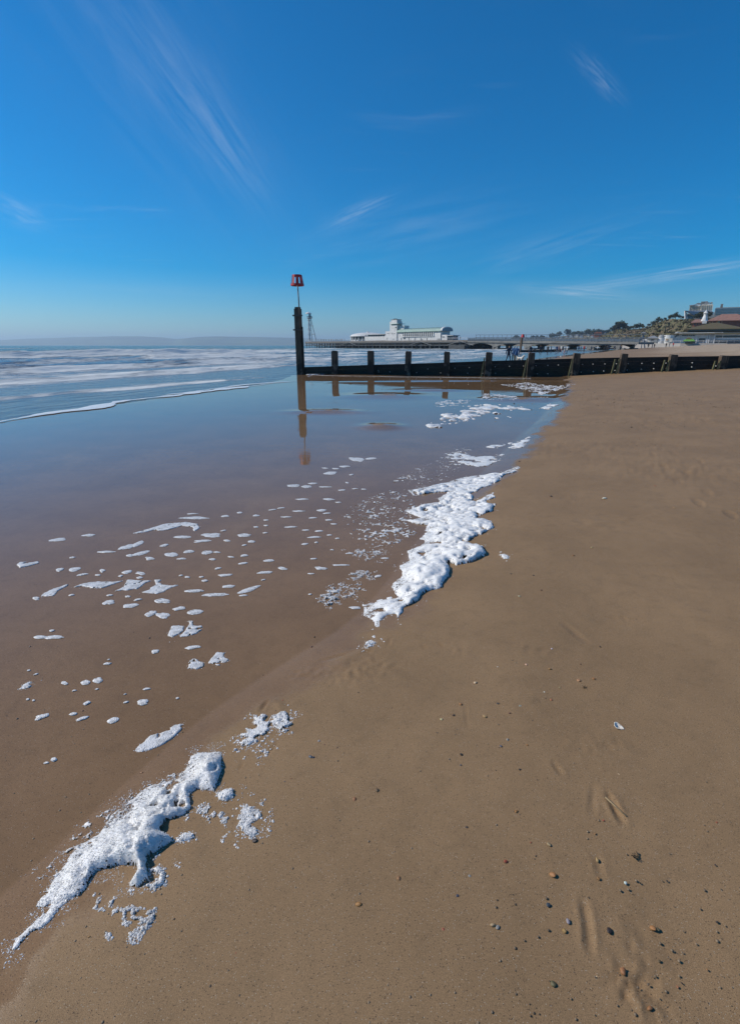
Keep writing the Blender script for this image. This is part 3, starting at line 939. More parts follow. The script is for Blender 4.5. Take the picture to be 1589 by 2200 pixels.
    MB((loc[0], loc[1], 0), e).box(-0.4, 0.20, -0.39, -0.31, z0 - 1.32, z0 - 1.24).build('strap', MAT['steel'], mk)
    c = (-0.03, -0.34)
    r0, r1, h = 0.385, 0.275, zt - zb
    def ring(z, r, hh, nm):
        n = 20; m = MB((loc[0], loc[1], 0), e); vs = []; fs = []
        for k in range(n):
            a = 2 * math.pi * k / n
            for rr, q in ((r, 0), (r, hh), (r - 0.03, hh), (r - 0.03, 0)):
                vs.append((c[0] + rr * math.cos(a), c[1] + rr * math.sin(a), z + q))
        for k in range(n):
            for j in range(4):
                fs.append((k * 4 + j, ((k + 1) % n) * 4 + j, ((k + 1) % n) * 4 + (j + 1) % 4, k * 4 + (j + 1) % 4))
        m.add(vs, fs); return m.build(nm, MAT['red'], mk)
    bk = ring(zb, r0, 0.11, 'basket')
    ring(zt - 0.09, r1, 0.09, 'ring')
    m = MB((loc[0], loc[1], 0), e)
    for k in range(3):
        a = math.pi * k / 3
        for z, r in ((zt - 0.05, r1 - 0.02), (zb + 0.05, r0 - 0.02)):
            MB((loc[0], loc[1], 0), e).bar((c[0] + r * math.cos(a), c[1] + r * math.sin(a), z), (c[0] - r * math.cos(a), c[1] - r * math.sin(a), z), 0.02, 5).build('spoke', MAT['red'], mk)
    for k in range(8):
        a = 2 * math.pi * (k + 0.5) / 8; da = 0.17
        vs = []
        for z, r in ((zb + 0.02, r0 + 0.004), (zt - 0.005, r1 + 0.004)):
            for aa, rr in ((a - da, r), (a + da, r), (a + da, r - 0.025), (a - da, r - 0.025)):
                vs.append((c[0] + rr * math.cos(aa), c[1] + rr * math.sin(aa), z))
        MB((loc[0], loc[1], 0), e).add(vs, [(3, 2, 1, 0), (4, 5, 6, 7), (0, 1, 5, 4), (1, 2, 6, 5), (2, 3, 7, 6), (3, 0, 4, 7)]).build('slat', MAT['red'], bk)


MAT['sprop'] = weathered('weedy_prop', (0.16, 0.15, 0.07), (0.07, 0.07, 0.03), 4, 0.8)
groyne()

# ------------------------------------------------------------------ foam left by the swash
def ico(sub=1):
    bm = bmesh.new(); bmesh.ops.create_icosphere(bm, subdivisions=sub, radius=1.0)
    bm.verts.ensure_lookup_table()
    V = np.array([v.co[:] for v in bm.verts]); Fc = np.array([[v.index for v in f.verts] for f in bm.faces]); bm.free()
    return V, Fc


ICO_V, ICO_F = ico(1)


def balls(P, rad, squash=1.0):
    n = len(P)
    V = (P[:, None, :] + ICO_V[None] * np.stack([rad, rad, rad * squash], -1)[:, None, :]).reshape(-1, 3)
    Fc = (ICO_F[None] + (np.arange(n) * len(ICO_V))[:, None, None]).reshape(-1, 3)
    return V, Fc


def foam_mound(name, poly, label, amp, wid, res, seed, group=None, lump=9.0, ragged=0.02, holes=0.0, bubbles=800, brad=(0.0015, 0.006), kind=None, parent=None, peaks=(), mat='foam', flecks=0.5, thinw=0.4, surf_share=0.15, sink=0.3, drain=0.0):
    """a heap of foam filling the outline poly (world xy): rounded edges, billows, ragged rim of single bubbles"""
    x0, y0 = poly.min(0) - 0.06 - ragged; x1, y1 = poly.max(0) + 0.06 + ragged
    nx = int((x1 - x0) / res) + 2; ny = int((y1 - y0) / res) + 2
    X, Y = np.meshgrid(np.linspace(x0, x1, nx), np.linspace(y0, y1, ny))
    d = poly_distance(X, Y, poly)
    d = d + (fbm(X * lump * 2.2, Y * lump * 2.2, seed, 4) - 0.52) * ragged * 2.4
    if holes >= 2:                                      # a web: strings and rings of froth with sand between
        f1 = fbm(X * lump * 3.0, Y * lump * 3.0, seed + 5, 3); dens = fbm(X * lump * 0.8, Y * lump * 0.8, seed + 6, 2)
        d = np.minimum(d, (0.035 + 0.11 * np.maximum(dens - 0.38, 0) - np.abs(f1 - 0.5)) * 0.30)
    elif holes > 0:
        hn = fbm(X * lump * 3.2, Y * lump * 3.2, seed + 5, 3)
        rim = np.exp(-np.maximum(d, 0) / (wid * 2.0))
        d = np.minimum(d, (0.70 - holes * (0.35 + 0.65 * rim) * 0.55 - hn) * 0.12 + 0.012)
    dd = np.clip(d / wid, 0, 1)
    prof = np.sqrt(np.clip(1 - (1 - dd) ** 2, 0, 1))
    b1 = np.sqrt(np.clip(1 - (worley(X * lump, Y * lump, seed + 1) / 0.95) ** 2, 0, 1))
    b2 = np.sqrt(np.clip(1 - (worley(X * lump * 3, Y * lump * 3, seed + 2) / 0.95) ** 2, 0, 1))
    b3 = np.sqrt(np.clip(1 - (worley(X * lump * 9, Y * lump * 9, seed + 3) / 0.95) ** 2, 0, 1))
    big = 0.35 + 0.9 * fbm(X * lump * 0.35, Y * lump * 0.35, seed + 8, 2)
    pk = np.full(X.shape, 0.55)
    for qx, qy, qr, qa in peaks:
        pk += qa * np.exp(-((X - qx) ** 2 + (Y - qy) ** 2) / qr ** 2)
    hgt = prof * amp * pk * big * (0.66 + 0.32 * b1 + 0.10 * b2) + prof * min(0.0014, amp * 0.08) * b3
    sea_side = np.zeros(X.shape)
    if drain:                                           # the seaward side has drained to a thin skin of bubbles
        sea_side = sstep(0.25 * drain, -0.55 * drain, poly_distance(X + 0.82 * -drain, Y + 0.57 * drain, poly) + (fbm(X * lump * 2, Y * lump * 2, seed + 17, 3) - 0.5) * drain * 1.2)
        hgt = hgt * (1 - 0.72 * sea_side)
    G = base_height(X, Y)
    Z = G - 0.003 + hgt + np.where(d > 0, 0.002, -0.004)
    ok = d > -res * 0.6
    kq = ok[:-1, :-1] & ok[1:, :-1] & ok[:-1, 1:] & ok[1:, 1:]
    if not kq.any(): return None
    V = np.stack([X, Y, Z], -1).reshape(-1, 3)
    c = np.array([*poly.mean(0), 0.0]); c[2] = base_height(poly[:1, 0], poly[:1, 1])[0]
    tn = np.clip(1 - d / (wid * thinw), 0, 1) * (0.55 + 0.9 * fbm(X * lump * 1.3, Y * lump * 1.3, seed + 12, 3)) * (0.6 if thinw > 0.2 else 0.0)
    tn = np.maximum(tn, sea_side * (0.25 + 1.1 * fbm(X * lump * 2.5, Y * lump * 2.5, seed + 19, 3)))
    V2, F2, at = compact(V, grid_faces(ny, nx, kq), {'thin': tn.ravel()})
    me = np_mesh(name, V2 - c, F2, True, at)
    o = link(name, me, MAT[mat], None, c); ORG[o.name] = Vector(c)
    props(o, label, None if kind == 'stuff' else 'foam', group, kind)
    if bubbles:
        rng = np.random.default_rng(seed)
        # bubbles sit along the rim and over the surface, a few have rolled free
        cand = np.argwhere((d > -0.008) & (d < wid * 1.5)); surf = np.argwhere(d > 0.004); free = np.argwhere((d < 0) & (d > -0.05) & (vnoise(X * 22, Y * 22, seed + 30) > 0.70))
        pick = [cand[rng.integers(0, len(cand), int(bubbles * 0.55))]] if len(cand) else []
        if len(surf): pick.append(surf[rng.integers(0, len(surf), int(bubbles * surf_share))])
        if len(free): pick.append(free[rng.integers(0, len(free), int(bubbles * 0.30 * flecks))])
        pick = np.concatenate(pick)
        P = np.stack([X[pick[:, 0], pick[:, 1]], Y[pick[:, 0], pick[:, 1]], np.maximum(Z[pick[:, 0], pick[:, 1]], G[pick[:, 0], pick[:, 1]] + 0.0005)], -1)
        P[:, :2] += (rng.random((len(P), 2)) - 0.5) * res
        rad = brad[0] + (brad[1] - brad[0]) * rng.random(len(P)) ** 4
        P[:, 2] -= rad * sink
        bv, bf = balls(P - c, rad, 0.9)
        bo = link('bubbles', np_mesh('bubbles', bv, bf), MAT['foam'], o); bo['kind'] = 'stuff'
    return o


def zp(pts, sc, ox, oy):
    return px_poly(pts, sc, ox, oy)


def peak(px, py, r, a):
    x, y, _ = ground_hit(px, py)
    return (x, y, r, a)


NEAR = zp([(1195, 130), (1200, 230), (1165, 310), (1150, 370), (1060, 330), (1010, 360), (1035, 440), (1040, 460), (960, 490), (890, 510), (865, 570), (930, 590), (940, 615),
           (860, 660), (790, 690), (795, 760), (790, 820), (730, 860), (690, 850), (720, 800), (690, 760), (600, 755), (520, 790), (470, 850), (410, 900), (340, 940), (310, 960),
           (270, 1030), (165, 1105), (200, 1060), (270, 960), (200, 950), (250, 880), (290, 800), (330, 740), (400, 640), (520, 570), (620, 460), (700, 390), (800, 310),
           (900, 280), (980, 240), (1010, 160), (1060, 140), (1150, 130)], 2.483, 0, 1560)
foam_mound('foam_bank', NEAR, 'thick heap of glistening white bubbles on the sand edge by the slate-blue pebble', 0.058, 0.085, 0.0045, 101, None, 6, 0.018, 0.05, 6500, (0.0009, 0.0030), surf_share=1.0, sink=0.35, drain=0.085,
           peaks=[peak(285, 1850, 0.10, 1.0), peak(460, 1650, 0.09, 0.55), peak(360, 1760, 0.10, 0.5), peak(300, 1880, 0.05, 0.6)])
RING = zp([(795, 815), (800, 770), (850, 750), (882, 790), (880, 845), (830, 865), (770, 860), (790, 845), (840, 835), (850, 800), (825, 780)], 2.483, 0, 1560)
foam_mound('foam_curl', RING, 'small curl of foam round a dark hollow at the tip of the bubble heap', 0.022, 0.02, 0.004, 103, None, 14, 0.006, 0.1, 320)
CHUNK = [("foam_scrap", [(1165, 360), (1200, 340), (1245, 340), (1250, 375), (1200, 405), (1165, 395)], 'rounded knob of foam beside the upper end of the bubble heap', 0.030, 105),
         ("foam_scrap", [(935, 600), (980, 570), (1040, 575), (1046, 598), (990, 618), (945, 620)], 'stubby finger of foam off the lower side of the bubble heap', 0.026, 107)]
for nm, pts, lab, a, sd in CHUNK:
    foam_mound(nm, zp(pts, 2.483, 0, 1560), lab, a, 0.02, 0.004, sd, None, 14, 0.006, 0.1, 160)
LACE1 = zp([(1270, 395), (1330, 420), (1390, 420), (1420, 470), (1410, 520), (1390, 580), (1330, 610), (1290, 610), (1200, 605), (1270, 570), (1280, 520), (1290, 470)], 2.483, 0, 1560)
foam_mound('foam_lace', LACE1, 'open lace of bubbles curving round the end of the bubble heap', 0.014, 0.015, 0.004, 109, None, 9, 0.02, 0.6, 900)
LACE2 = zp([(510, 900), (560, 920), (620, 930), (740, 985), (840, 995), (835, 1030), (770, 1090), (700, 1095), (650, 1030), (600, 975), (500, 960)], 2.483, 0, 1560)
foam_mound('foam_lace', LACE2, 'ragged lacy scrap of foam on dry sand below the bubble heap', 0.012, 0.015, 0.004, 111, None, 10, 0.02, 2, 1100, kind='stuff', thinw=0)
LACE3 = zp([(1050, 430), (1110, 380), (1200, 430), (1240, 440), (1210, 540), (1120, 540), (1050, 560)], 2.483, 0, 1560)
foam_mound('foam_lace', LACE3, 'thin scatter of bubbles between the bubble heap and its lace', 0.008, 0.012, 0.004, 113, None, 20, 0.03, 1.35, 420)
TAIL = zp([(78, 1180), (100, 1140), (130, 1140), (115, 1170), (85, 1200)], 2.483, 0, 1560)
foam_mound('foam_scrap', TAIL, 'last few bubbles trailing from the low end of the bubble heap', 0.010, 0.012, 0.004, 115, None, 16, 0.012, 0.7, 160)
foam_mound('foam_lace', zp([(195, 750), (300, 715), (400, 590), (520, 455), (640, 390), (740, 345), (900, 250), (960, 250), (820, 350), (690, 450), (560, 580), (430, 710), (330, 800), (260, 860), (205, 800)], 2.483, 0, 1560),
           'open rings of bubbles strung along the seaward side of the bubble heap', 0.012, 0.015, 0.0035, 121, None, 9, 0.02, 2, 900, (0.0009, 0.003), kind='stuff', thinw=0)
foam_mound('foam_tail', zp([(420, 830), (400, 910), (340, 950), (320, 985), (280, 1040), (215, 1085), (150, 1120), (110, 1160), (78, 1205), (60, 1200), (95, 1140), (150, 1085), (230, 1010), (255, 965), (190, 965), (230, 900), (300, 830)], 2.483, 0, 1560),
           'thin ragged tail of bubbles running down from the bubble heap', 0.020, 0.03, 0.004, 123, None, 9, 0.012, 0.35, 1100, (0.001, 0.0035), thinw=0.8)
PATCH = zp([(200, 600), (260, 640), (330, 600), (380, 600), (410, 680), (390, 740), (330, 735), (270, 700), (250, 760), (180, 800), (90, 850), (10, 870), (20, 820), (90, 730), (140, 650)], 3.178, 500, 1340)
foam_mound('foam_patch', PATCH, 'broken patch of bubbles by a heel print, between the two foam heaps', 0.022, 0.02, 0.004, 117, None, 13, 0.018, 0.62, 1300)
PATCH2 = zp([(155, 880), (190, 865), (235, 870), (230, 895), (190, 910), (155, 905)], 3.178, 500, 1340)
foam_mound('foam_scrap', PATCH2, 'tiny crumb of bubbles just below the broken foam patch', 0.010, 0.012, 0.004, 119, None, 18, 0.012, 0.8, 120)
MID = zp([(545, 1165), (520, 1130), (560, 1100), (540, 1040), (480, 1000), (470, 935), (660, 905), (620, 850), (690, 800), (680, 730), (740, 700), (710, 650), (820, 600), (805, 560), (850, 500), (780, 490),
          (700, 470), (830, 460), (690, 420), (760, 390), (900, 370), (910, 340), (960, 310), (760, 330), (730, 300), (850, 280), (960, 250), (1060, 225), (1130, 215), (1250, 205), (1310, 180), (1365, 160),
          (1360, 190), (1280, 215), (1230, 260), (1150, 290), (1090, 320), (1100, 370), (1220, 310), (1225, 340), (1150, 380), (1200, 385), (1230, 380), (1210, 420), (1120, 450), (1110, 470), (1210, 470),
          (1220, 510), (1160, 550), (1070, 590), (990, 600), (1060, 610), (1160, 615), (1175, 660), (1115, 700), (1000, 730), (960, 720), (970, 780), (910, 850), (830, 880), (820, 920), (770, 950), (710, 970),
          (690, 1045), (660, 1050), (655, 1010), (600, 1020), (565, 1050), (575, 1100)], 2.648, 600, 940)
foam_mound('foam_bank', MID, 'long billowing bank of white foam heaped along the edge of the wet sand', 0.105, 0.17, 0.010, 201, None, 4.2, 0.035, 0.18, 3000, (0.0015, 0.006), drain=0.13,
           peaks=[peak(925, 1235, 0.22, 0.75), peak(990, 1195, 0.20, 0.55), peak(950, 1145, 0.3, 0.35), peak(960, 1080, 0.4, 0.35), peak(880, 1285, 0.12, 0.35)])
foam_mound('foam_scrap', zp([(485, 1165), (520, 1155), (548, 1165), (540, 1185), (500, 1198), (485, 1190)], 2.648, 600, 940), 'small clot of foam at the foot of the long foam bank', 0.02, 0.02, 0.005, 203, None, 12, 0.008, 0.3, 200)
foam_mound('foam_scrap', zp([(1250, 670), (1275, 660), (1305, 675), (1302, 690), (1275, 690)], 2.648, 600, 940), 'single blob of foam alone on sand beside the long foam bank', 0.03, 0.03, 0.006, 205, None, 10, 0.008, 0.1, 120)
# thin lace spreading over the wet sand seaward of the bank
LACES = [([(380, 410), (540, 330), (640, 300), (720, 330), (800, 400), (830, 470), (760, 560), (620, 620), (500, 620), (430, 560), (380, 520)], 'wide web of thin foam on the wet sand beside the long bank', 301, 2, 5.0),
         ([(640, 250), (760, 180), (900, 130), (1010, 60), (1100, 60), (1060, 140), (950, 230), (800, 280)], 'thin foam web where the wet flat meets the bank\'s far end', 303, 2, 4.0),
         ([(400, 650), (540, 630), (640, 620), (560, 700), (470, 700)], 'small web of foam strings below the wide web', 305, 2, 6.0),
         ([(310, 830), (440, 825), (465, 870), (380, 905), (280, 890)], 'ragged foam web on wet sand near the bank\'s foot', 307, 2, 8.0),
         ([(390, 770), (500, 760), (520, 800), (420, 805)], 'short row of foam strings over the ragged web', 309, 2, 8.0),
         ([(940, 90), (1020, 85), (1120, 110), (1230, 100), (1280, 88), (1240, 140), (1130, 170), (1000, 140)], 'forked streak of foam past the bank\'s far end', 311, 0.55, 2.6),
         ([(1170, 55), (1230, 40), (1325, 28), (1300, 45), (1240, 62)], 'slim foam streak on the shore slope past the forked streak', 313, 0.45, 2.5),
         ([(1290, 58), (1350, 40), (1410, 35), (1400, 50), (1340, 62)], 'short bright foam streak high on the shore slope', 315, 0.45, 2.5),
         ([(240, 900), (330, 880), (400, 910), (320, 950), (280, 970)], 'few foam crumbs on wet sand at the bank\'s foot', 317, 2, 9.0)]
for pts, lab, sd, ho, lu in LACES:
    foam_mound('foam_web', zp(pts, 2.648, 600, 940), lab, 0.016 if sd < 311 else 0.03, 0.03 if sd < 311 else 0.06, 0.010 if sd not in (303, 311, 313, 315) else 0.022, sd, None, lu, 0.05, ho, 500 if sd not in (313, 315) else 0, (0.003, 0.007), mat='thin' if sd in (301, 303) else 'foam', kind='stuff' if ho == 2 else None, thinw=0.0 if ho == 2 else 1.0)
FARF = [([(905, 920), (960, 887), (1000, 872), (1050, 868), (1110, 873), (1150, 880), (1100, 884), (1040, 893), (1000, 908), (940, 918)], 'cream heap of foam stranded in the pool before the groyne', 401, 0.20, 0.30, 0.8),
        ([(1075, 826), (1130, 822), (1180, 828), (1235, 826), (1200, 838), (1160, 848), (1120, 836)], 'foam scum washed against the sand corner of the pool', 403, 0.08, 0.25, 2),
        ([(1040, 845), (1100, 850), (1130, 858), (1080, 862), (1030, 858)], 'thin scum raft floating on the pool before the groyne', 405, 0.05, 0.2, 2),
        ([(940, 862), (1000, 858), (1020, 864), (980, 872), (930, 876)], 'pale foam smear on the pool behind the cream heap', 407, 0.05, 0.2, 2),
        ([(1158, 878), (1180, 868), (1198, 870), (1180, 878)], 'foam tuft stranded on sand beside the pool', 409, 0.10, 0.15, 0.4),
        ([(1095, 955), (1120, 945), (1140, 937), (1138, 945), (1110, 960)], 'foam dash lying up the sand past the pool', 411, 0.05, 0.08, 0.4),
        ([(1060, 898), (1090, 892), (1102, 896), (1080, 902)], 'row of foam dots at the pool edge', 413, 0.05, 0.1, 0.8)]
for pts, lab, sd, a, w, ho in FARF:
    foam_mound('foam_patch', px_poly(pts), lab, a, w, 0.035 if sd < 409 else 0.02, sd, None, 1.6, 0.16 if sd < 409 else 0.05, ho, 0, kind='stuff' if ho == 2 else None)
foam_mound('foam_scrap', px_poly([(653, 801), (668, 797), (690, 801), (700, 805), (660, 806)]), 'burst of white water at the foot of the tall end post', 0.16, 0.25, 0.04, 421, None, 1.8, 0.1, 0.2, 0)

# oval flakes riding on the film of water: centre, length, breadth in the enlarged views
FL3 = [(320, 205, 80, 20), (490, 180, 65, 15), (1070, 85, 160, 14), (700, 245, 70, 30), (760, 228, 45, 35), (585, 272, 105, 10), (775, 280, 70, 28), (715, 292, 40, 14), (825, 308, 50, 18), (905, 236, 40, 16), (1005, 190, 85, 16),
       (1165, 180, 100, 25), (1115, 212, 85, 15), (1250, 210, 35, 12), (1345, 180, 70, 20), (1385, 215, 38, 14), (945, 287, 70, 25), (1040, 270, 55, 18), (1140, 275, 65, 20), (1000, 310, 50, 10), (1195, 274, 38, 8), (330, 370, 35, 22),
       (412, 368, 60, 25), (455, 397, 40, 16), (565, 375, 30, 18), (540, 400, 28, 10), (400, 303, 30, 10), (700, 383, 50, 20), (775, 390, 50, 18), (770, 414, 35, 12), (665, 405, 28, 10), (200, 528, 40, 18), (600, 550, 62, 26),
       (720, 568, 75, 26), (760, 535, 40, 12), (605, 511, 32, 10), (705, 518, 32, 10), (395, 510, 30, 10), (1070, 487, 110, 16), (1185, 508, 130, 20), (1240, 400, 75, 14), (1258, 462, 70, 16), (1370, 480, 70, 40), (1340, 512, 50, 8),
       (1480, 320, 60, 14), (1338, 335, 44, 12), (1128, 431, 38, 12), (1110, 410, 26, 8), (1032, 411, 28, 10), (997, 402, 22, 8), (895, 542, 70, 32), (988, 584, 62, 22), (1075, 603, 88, 28), (830, 612, 54, 34), (898, 622, 75, 32),
       (222, 742, 68, 20), (300, 742, 95, 22), (287, 706, 28, 12), (855, 821, 42, 22), (1062, 798, 72, 22), (592, 888, 38, 14), (357, 995, 42, 18), (472, 992, 50, 28), (540, 980, 52, 32), (480, 1105, 32, 24),
       (232, 1180, 58, 36), (405, 1165, 40, 18), (455, 1190, 42, 30), (624, 1200, 58, 36), (695, 1100, 22, 14), (787, 1100, 70, 30), (808, 1027, 34, 14), (298, 1416, 34, 24), (257, 1434, 28, 12), (978, 1078, 16, 12),
       (1320, 56, 30, 10), (1410, 72, 36, 10), (1240, 75, 48, 10), (1500, 40, 34, 8), (1465, 97, 24, 8), (1410, 135, 28, 8), (1465, 127, 22, 8), (1230, 155, 24, 8), (1460, 167, 26, 7), (1345, 235, 26, 8), (1345, 292, 44, 12),
       (1170, 313, 36, 12), (1272, 300, 28, 10), (1200, 363, 28, 14), (1555, 363, 50, 16), (1460, 385, 84, 14), (1450, 426, 20, 8), (160, 925, 18, 10), (200, 946, 20, 10), (155, 1084, 18, 12), (187, 1090, 18, 10), (410, 1036, 20, 10), (535, 1028, 16, 10),
       (690, 1056, 12, 8), (600, 865, 12, 8), (1060, 62, 60, 6)]
FL2 = [(290, 203, 70, 18), (440, 125, 80, 25), (80, 275, 75, 16), (155, 280, 65, 14), (260, 282, 80, 6), (130, 352, 75, 8), (280, 352, 70, 10), (240, 415, 60, 12), (110, 420, 70, 8), (65, 510, 80, 8), (200, 568, 80, 10), (145, 607, 40, 10),
       (150, 528, 40, 8), (225, 533, 45, 10), (235, 745, 65, 18), (350, 727, 105, 8), (370, 165, 60, 10), (320, 178, 40, 8), (260, 175, 35, 8), (190, 262, 50, 9), (355, 300, 40, 8), (430, 292, 30, 6), (480, 295, 28, 6), (270, 432, 40, 8),
       (280, 470, 40, 8), (310, 493, 36, 7), (190, 458, 50, 7), (40, 453, 60, 7), (10, 402, 40, 7), (335, 370, 30, 7), (520, 120, 60, 12), (410, 212, 24, 8), (385, 258, 20, 8), (210, 598, 20, 8), (195, 691, 34, 8), (180, 776, 40, 7), (600, 688, 46, 8),
       (560, 790, 40, 14), (175, 893, 20, 8), (300, 640, 20, 6), (400, 660, 40, 10), (285, 556, 30, 7), (330, 575, 24, 7), (430, 970, 70, 14)]
BIG3 = [([(720, 172), (800, 150), (900, 118), (1020, 108), (1090, 118), (1100, 140), (1070, 160), (1060, 135), (1000, 128), (930, 150), (880, 155), (850, 150), (770, 168)], 'arched ribbon of foam curving across the wet flat'),
        ([(90, 345), (110, 328), (150, 325), (130, 338), (170, 330), (215, 322), (215, 335), (160, 350), (110, 358)], 'forked foam flake on the film by the small ripples'),
        ([(225, 510), (270, 485), (330, 465), (378, 450), (370, 462), (320, 485), (295, 512), (250, 518)], 'slanting feather of foam on the wet flat'),
        ([(398, 468), (460, 445), (540, 434), (620, 436), (692, 428), (640, 445), (570, 470), (510, 472), (450, 462)], 'long winged streak of foam on the wet flat'),
        ([(628, 490), (680, 465), (700, 425), (750, 428), (835, 430), (800, 445), (760, 475), (700, 482)], 'jagged foam raft beside the long winged streak'),
        ([(770, 498), (820, 480), (855, 450), (850, 425), (895, 422), (870, 440), (900, 452), (980, 455), (940, 470), (905, 492), (860, 504)], 'horned raft of foam beside the jagged one'),
        ([(918, 735), (930, 710), (945, 680), (975, 678), (1015, 680), (1010, 705), (985, 725), (950, 744)], 'bubbly foam clump joined to a crowned clump'),
        ([(988, 735), (1020, 705), (1040, 675), (1040, 652), (1065, 652), (1070, 675), (1110, 680), (1115, 700), (1080, 722), (1030, 740)], 'crowned foam clump with a small peak'),
        ([(1033, 915), (1035, 880), (1060, 860), (1080, 858), (1095, 875), (1125, 882), (1120, 905), (1080, 915)], 'heart-shaped foam flake with grey bubbles'),
        ([(1147, 885), (1165, 855), (1195, 825), (1240, 826), (1232, 845), (1262, 862), (1250, 880), (1190, 885), (1230, 892), (1200, 900)], 'hooked foam flake beside the heart-shaped one'),
        ([(106, 1028), (130, 1000), (160, 986), (192, 985), (172, 998), (198, 1002), (160, 1022)], 'notched foam flake low on the wet sand'),
        ([(738, 1370), (765, 1335), (830, 1285), (900, 1260), (960, 1225), (1020, 1215), (1000, 1255), (950, 1300), (890, 1340), (820, 1368), (780, 1376)], 'long combed tuft of foam lying across the wet slope')]


def flake(px, py, lw, lh, sd, label, group):
    x, y, z = ground_hit(px, py)
    xa, ya, _ = ground_hit(px - lw / 2, py); xb, yb, _ = ground_hit(px + lw / 2, py)
    _, yc, _ = ground_hit(px, py - lh / 2); _, yd, _ = ground_hit(px, py + lh / 2)
    a = max(abs(xb - xa) / 2, 0.005); b = max(abs(yc - yd) / 2, 0.005)
    rng = np.random.default_rng(sd); n = 26
    th = np.linspace(0, 2 * np.pi, n, endpoint=False)
    r = 1 + sum(rng.normal() * (0.30 / k ** 0.8) * np.cos(k * th + rng.random() * 6.3) for k in (2, 3, 4, 5, 7)) * 0.55
    r = np.clip(r, 0.45, 1.6)
    sh = rng.normal() * 0.35
    V = [(0, 0, 0.0036)]
    for q, zz in ((0.55, 0.0036), (0.86, 0.0028), (1.0, 0.0003)):
        ex = np.cos(th) * r * q * a; ey = np.sin(th) * r * q * b
        zj = zz * (0.7 + 0.6 * rng.random(n)) * min(1, 0.4 + min(a, b) / 0.025)
        V += list(zip(ex + ey * sh, ey, zj))
    Fc = [(0, 1 + k, 1 + (k + 1) % n) for k in range(n)]
    for i in range(2):
        for k in range(n):
            p, q2 = 1 + i * n + k, 1 + i * n + (k + 1) % n
            Fc += [(p, p + n, q2 + n), (p, q2 + n, q2)]
    tq = rng.random() * 0.5
    tn = np.concatenate([[tq], np.full(n, tq + 0.05), np.full(n, tq + 0.25 * rng.random()), np.full(n, 0.75)])
    o = link('foam_flake', np_mesh('foam_flake', np.array(V), np.array(Fc), True, {'thin': tn}), MAT['thin'], None, (x, y, z + 0.0015))
    props(o, label, 'foam', group)


GF = 'foam flakes scattered over the wet flat'
sd = 1000
for lst, sc, ox, oy in ((FL3, 2.563, 0, 1080), (FL2, 2.648, 600, 940)):
    for zx, zy, lw, lh in lst:
        ratio = lw / lh; size = lw / sc
        kind_ = 'broad' if ratio < 2.2 else ('slender' if ratio > 5 else 'oval')
        sz = 'tiny' if size < 12 else ('small' if size < 25 else 'large')
        flake(ox + zx / sc, oy + zy / sc, lw / sc, lh / sc, sd, f'{sz} {kind_} flake of white foam on the film of water', f'{sz} {kind_} {GF}'); sd += 1
for pts, lab in BIG3:
    foam_mound('foam_flake', zp(pts, 2.563, 0, 1080), lab, 0.012, 0.012, 0.005, sd, None, 11, 0.010, 0.12, 90, (0.0015, 0.004), mat='thin', flecks=0.1); sd += 1


def swash_line(pts, label, wid, seed):
    """a line of froth along the edge of the last thin wave"""
    P = chaikin([_flat(*q) for q in pts], 3)
    seg = np.hypot(*np.diff(P, axis=0).T); s = np.concatenate([[0], np.cumsum(seg)])
    n = int(s[-1] / 0.05); ss = np.linspace(0, s[-1], n)
    cx = np.interp(ss, s, P[:, 0]); cy = np.interp(ss, s, P[:, 1])
    tx = np.gradient(cx); ty = np.gradient(cy); L = np.hypot(tx, ty); nx, ny = -ty / L, tx / L
    wob = (fbm(ss * 1.3, ss * 0, seed, 4) - 0.5) * 0.30
    wd = wid * np.maximum(0.04, 2.6 * fbm(ss * 0.8, ss * 0 + 5, seed + 3, 4) - 0.55) * (0.6 + ss / s[-1] * 0 + 0.02 * cy)
    V = []; m = 9
    for j in range(m):
        q = j / (m - 1) * 2 - 1
        off = wob + q * wd
        hz_ = np.sqrt(max(0, 1 - q * q)) * (0.004 + 0.012 * wd) * (0.5 + vnoise(ss * 6, ss * 0 + j * 1.7, seed + 9))
        V.append(np.stack([cx + nx * off, cy + ny * off, hz_ + 0.004], -1))
    V = np.stack(V, 1).reshape(-1, 3)
    o = link('foam_line', np_mesh('foam_line', V, grid_faces(n, m)), MAT['foam'])
    props(o, label, 'foam')


swash_line([(-60, 915), (30, 900), (130, 884), (200, 877), (250, 864), (300, 857), (360, 851), (420, 843), (480, 836), (540, 829), (585, 823)], 'long white froth line edging the last wave on the flat', 0.24, 501)
swash_line([(360, 848), (400, 843), (460, 835), (520, 827), (580, 822), (640, 819)], 'thinner froth line branching towards the tall end post', 0.12, 503)
swash_line([(660, 806), (760, 808), (900, 810), (1050, 812), (1140, 813)], 'froth line along the foot of the black groyne', 0.05, 505)

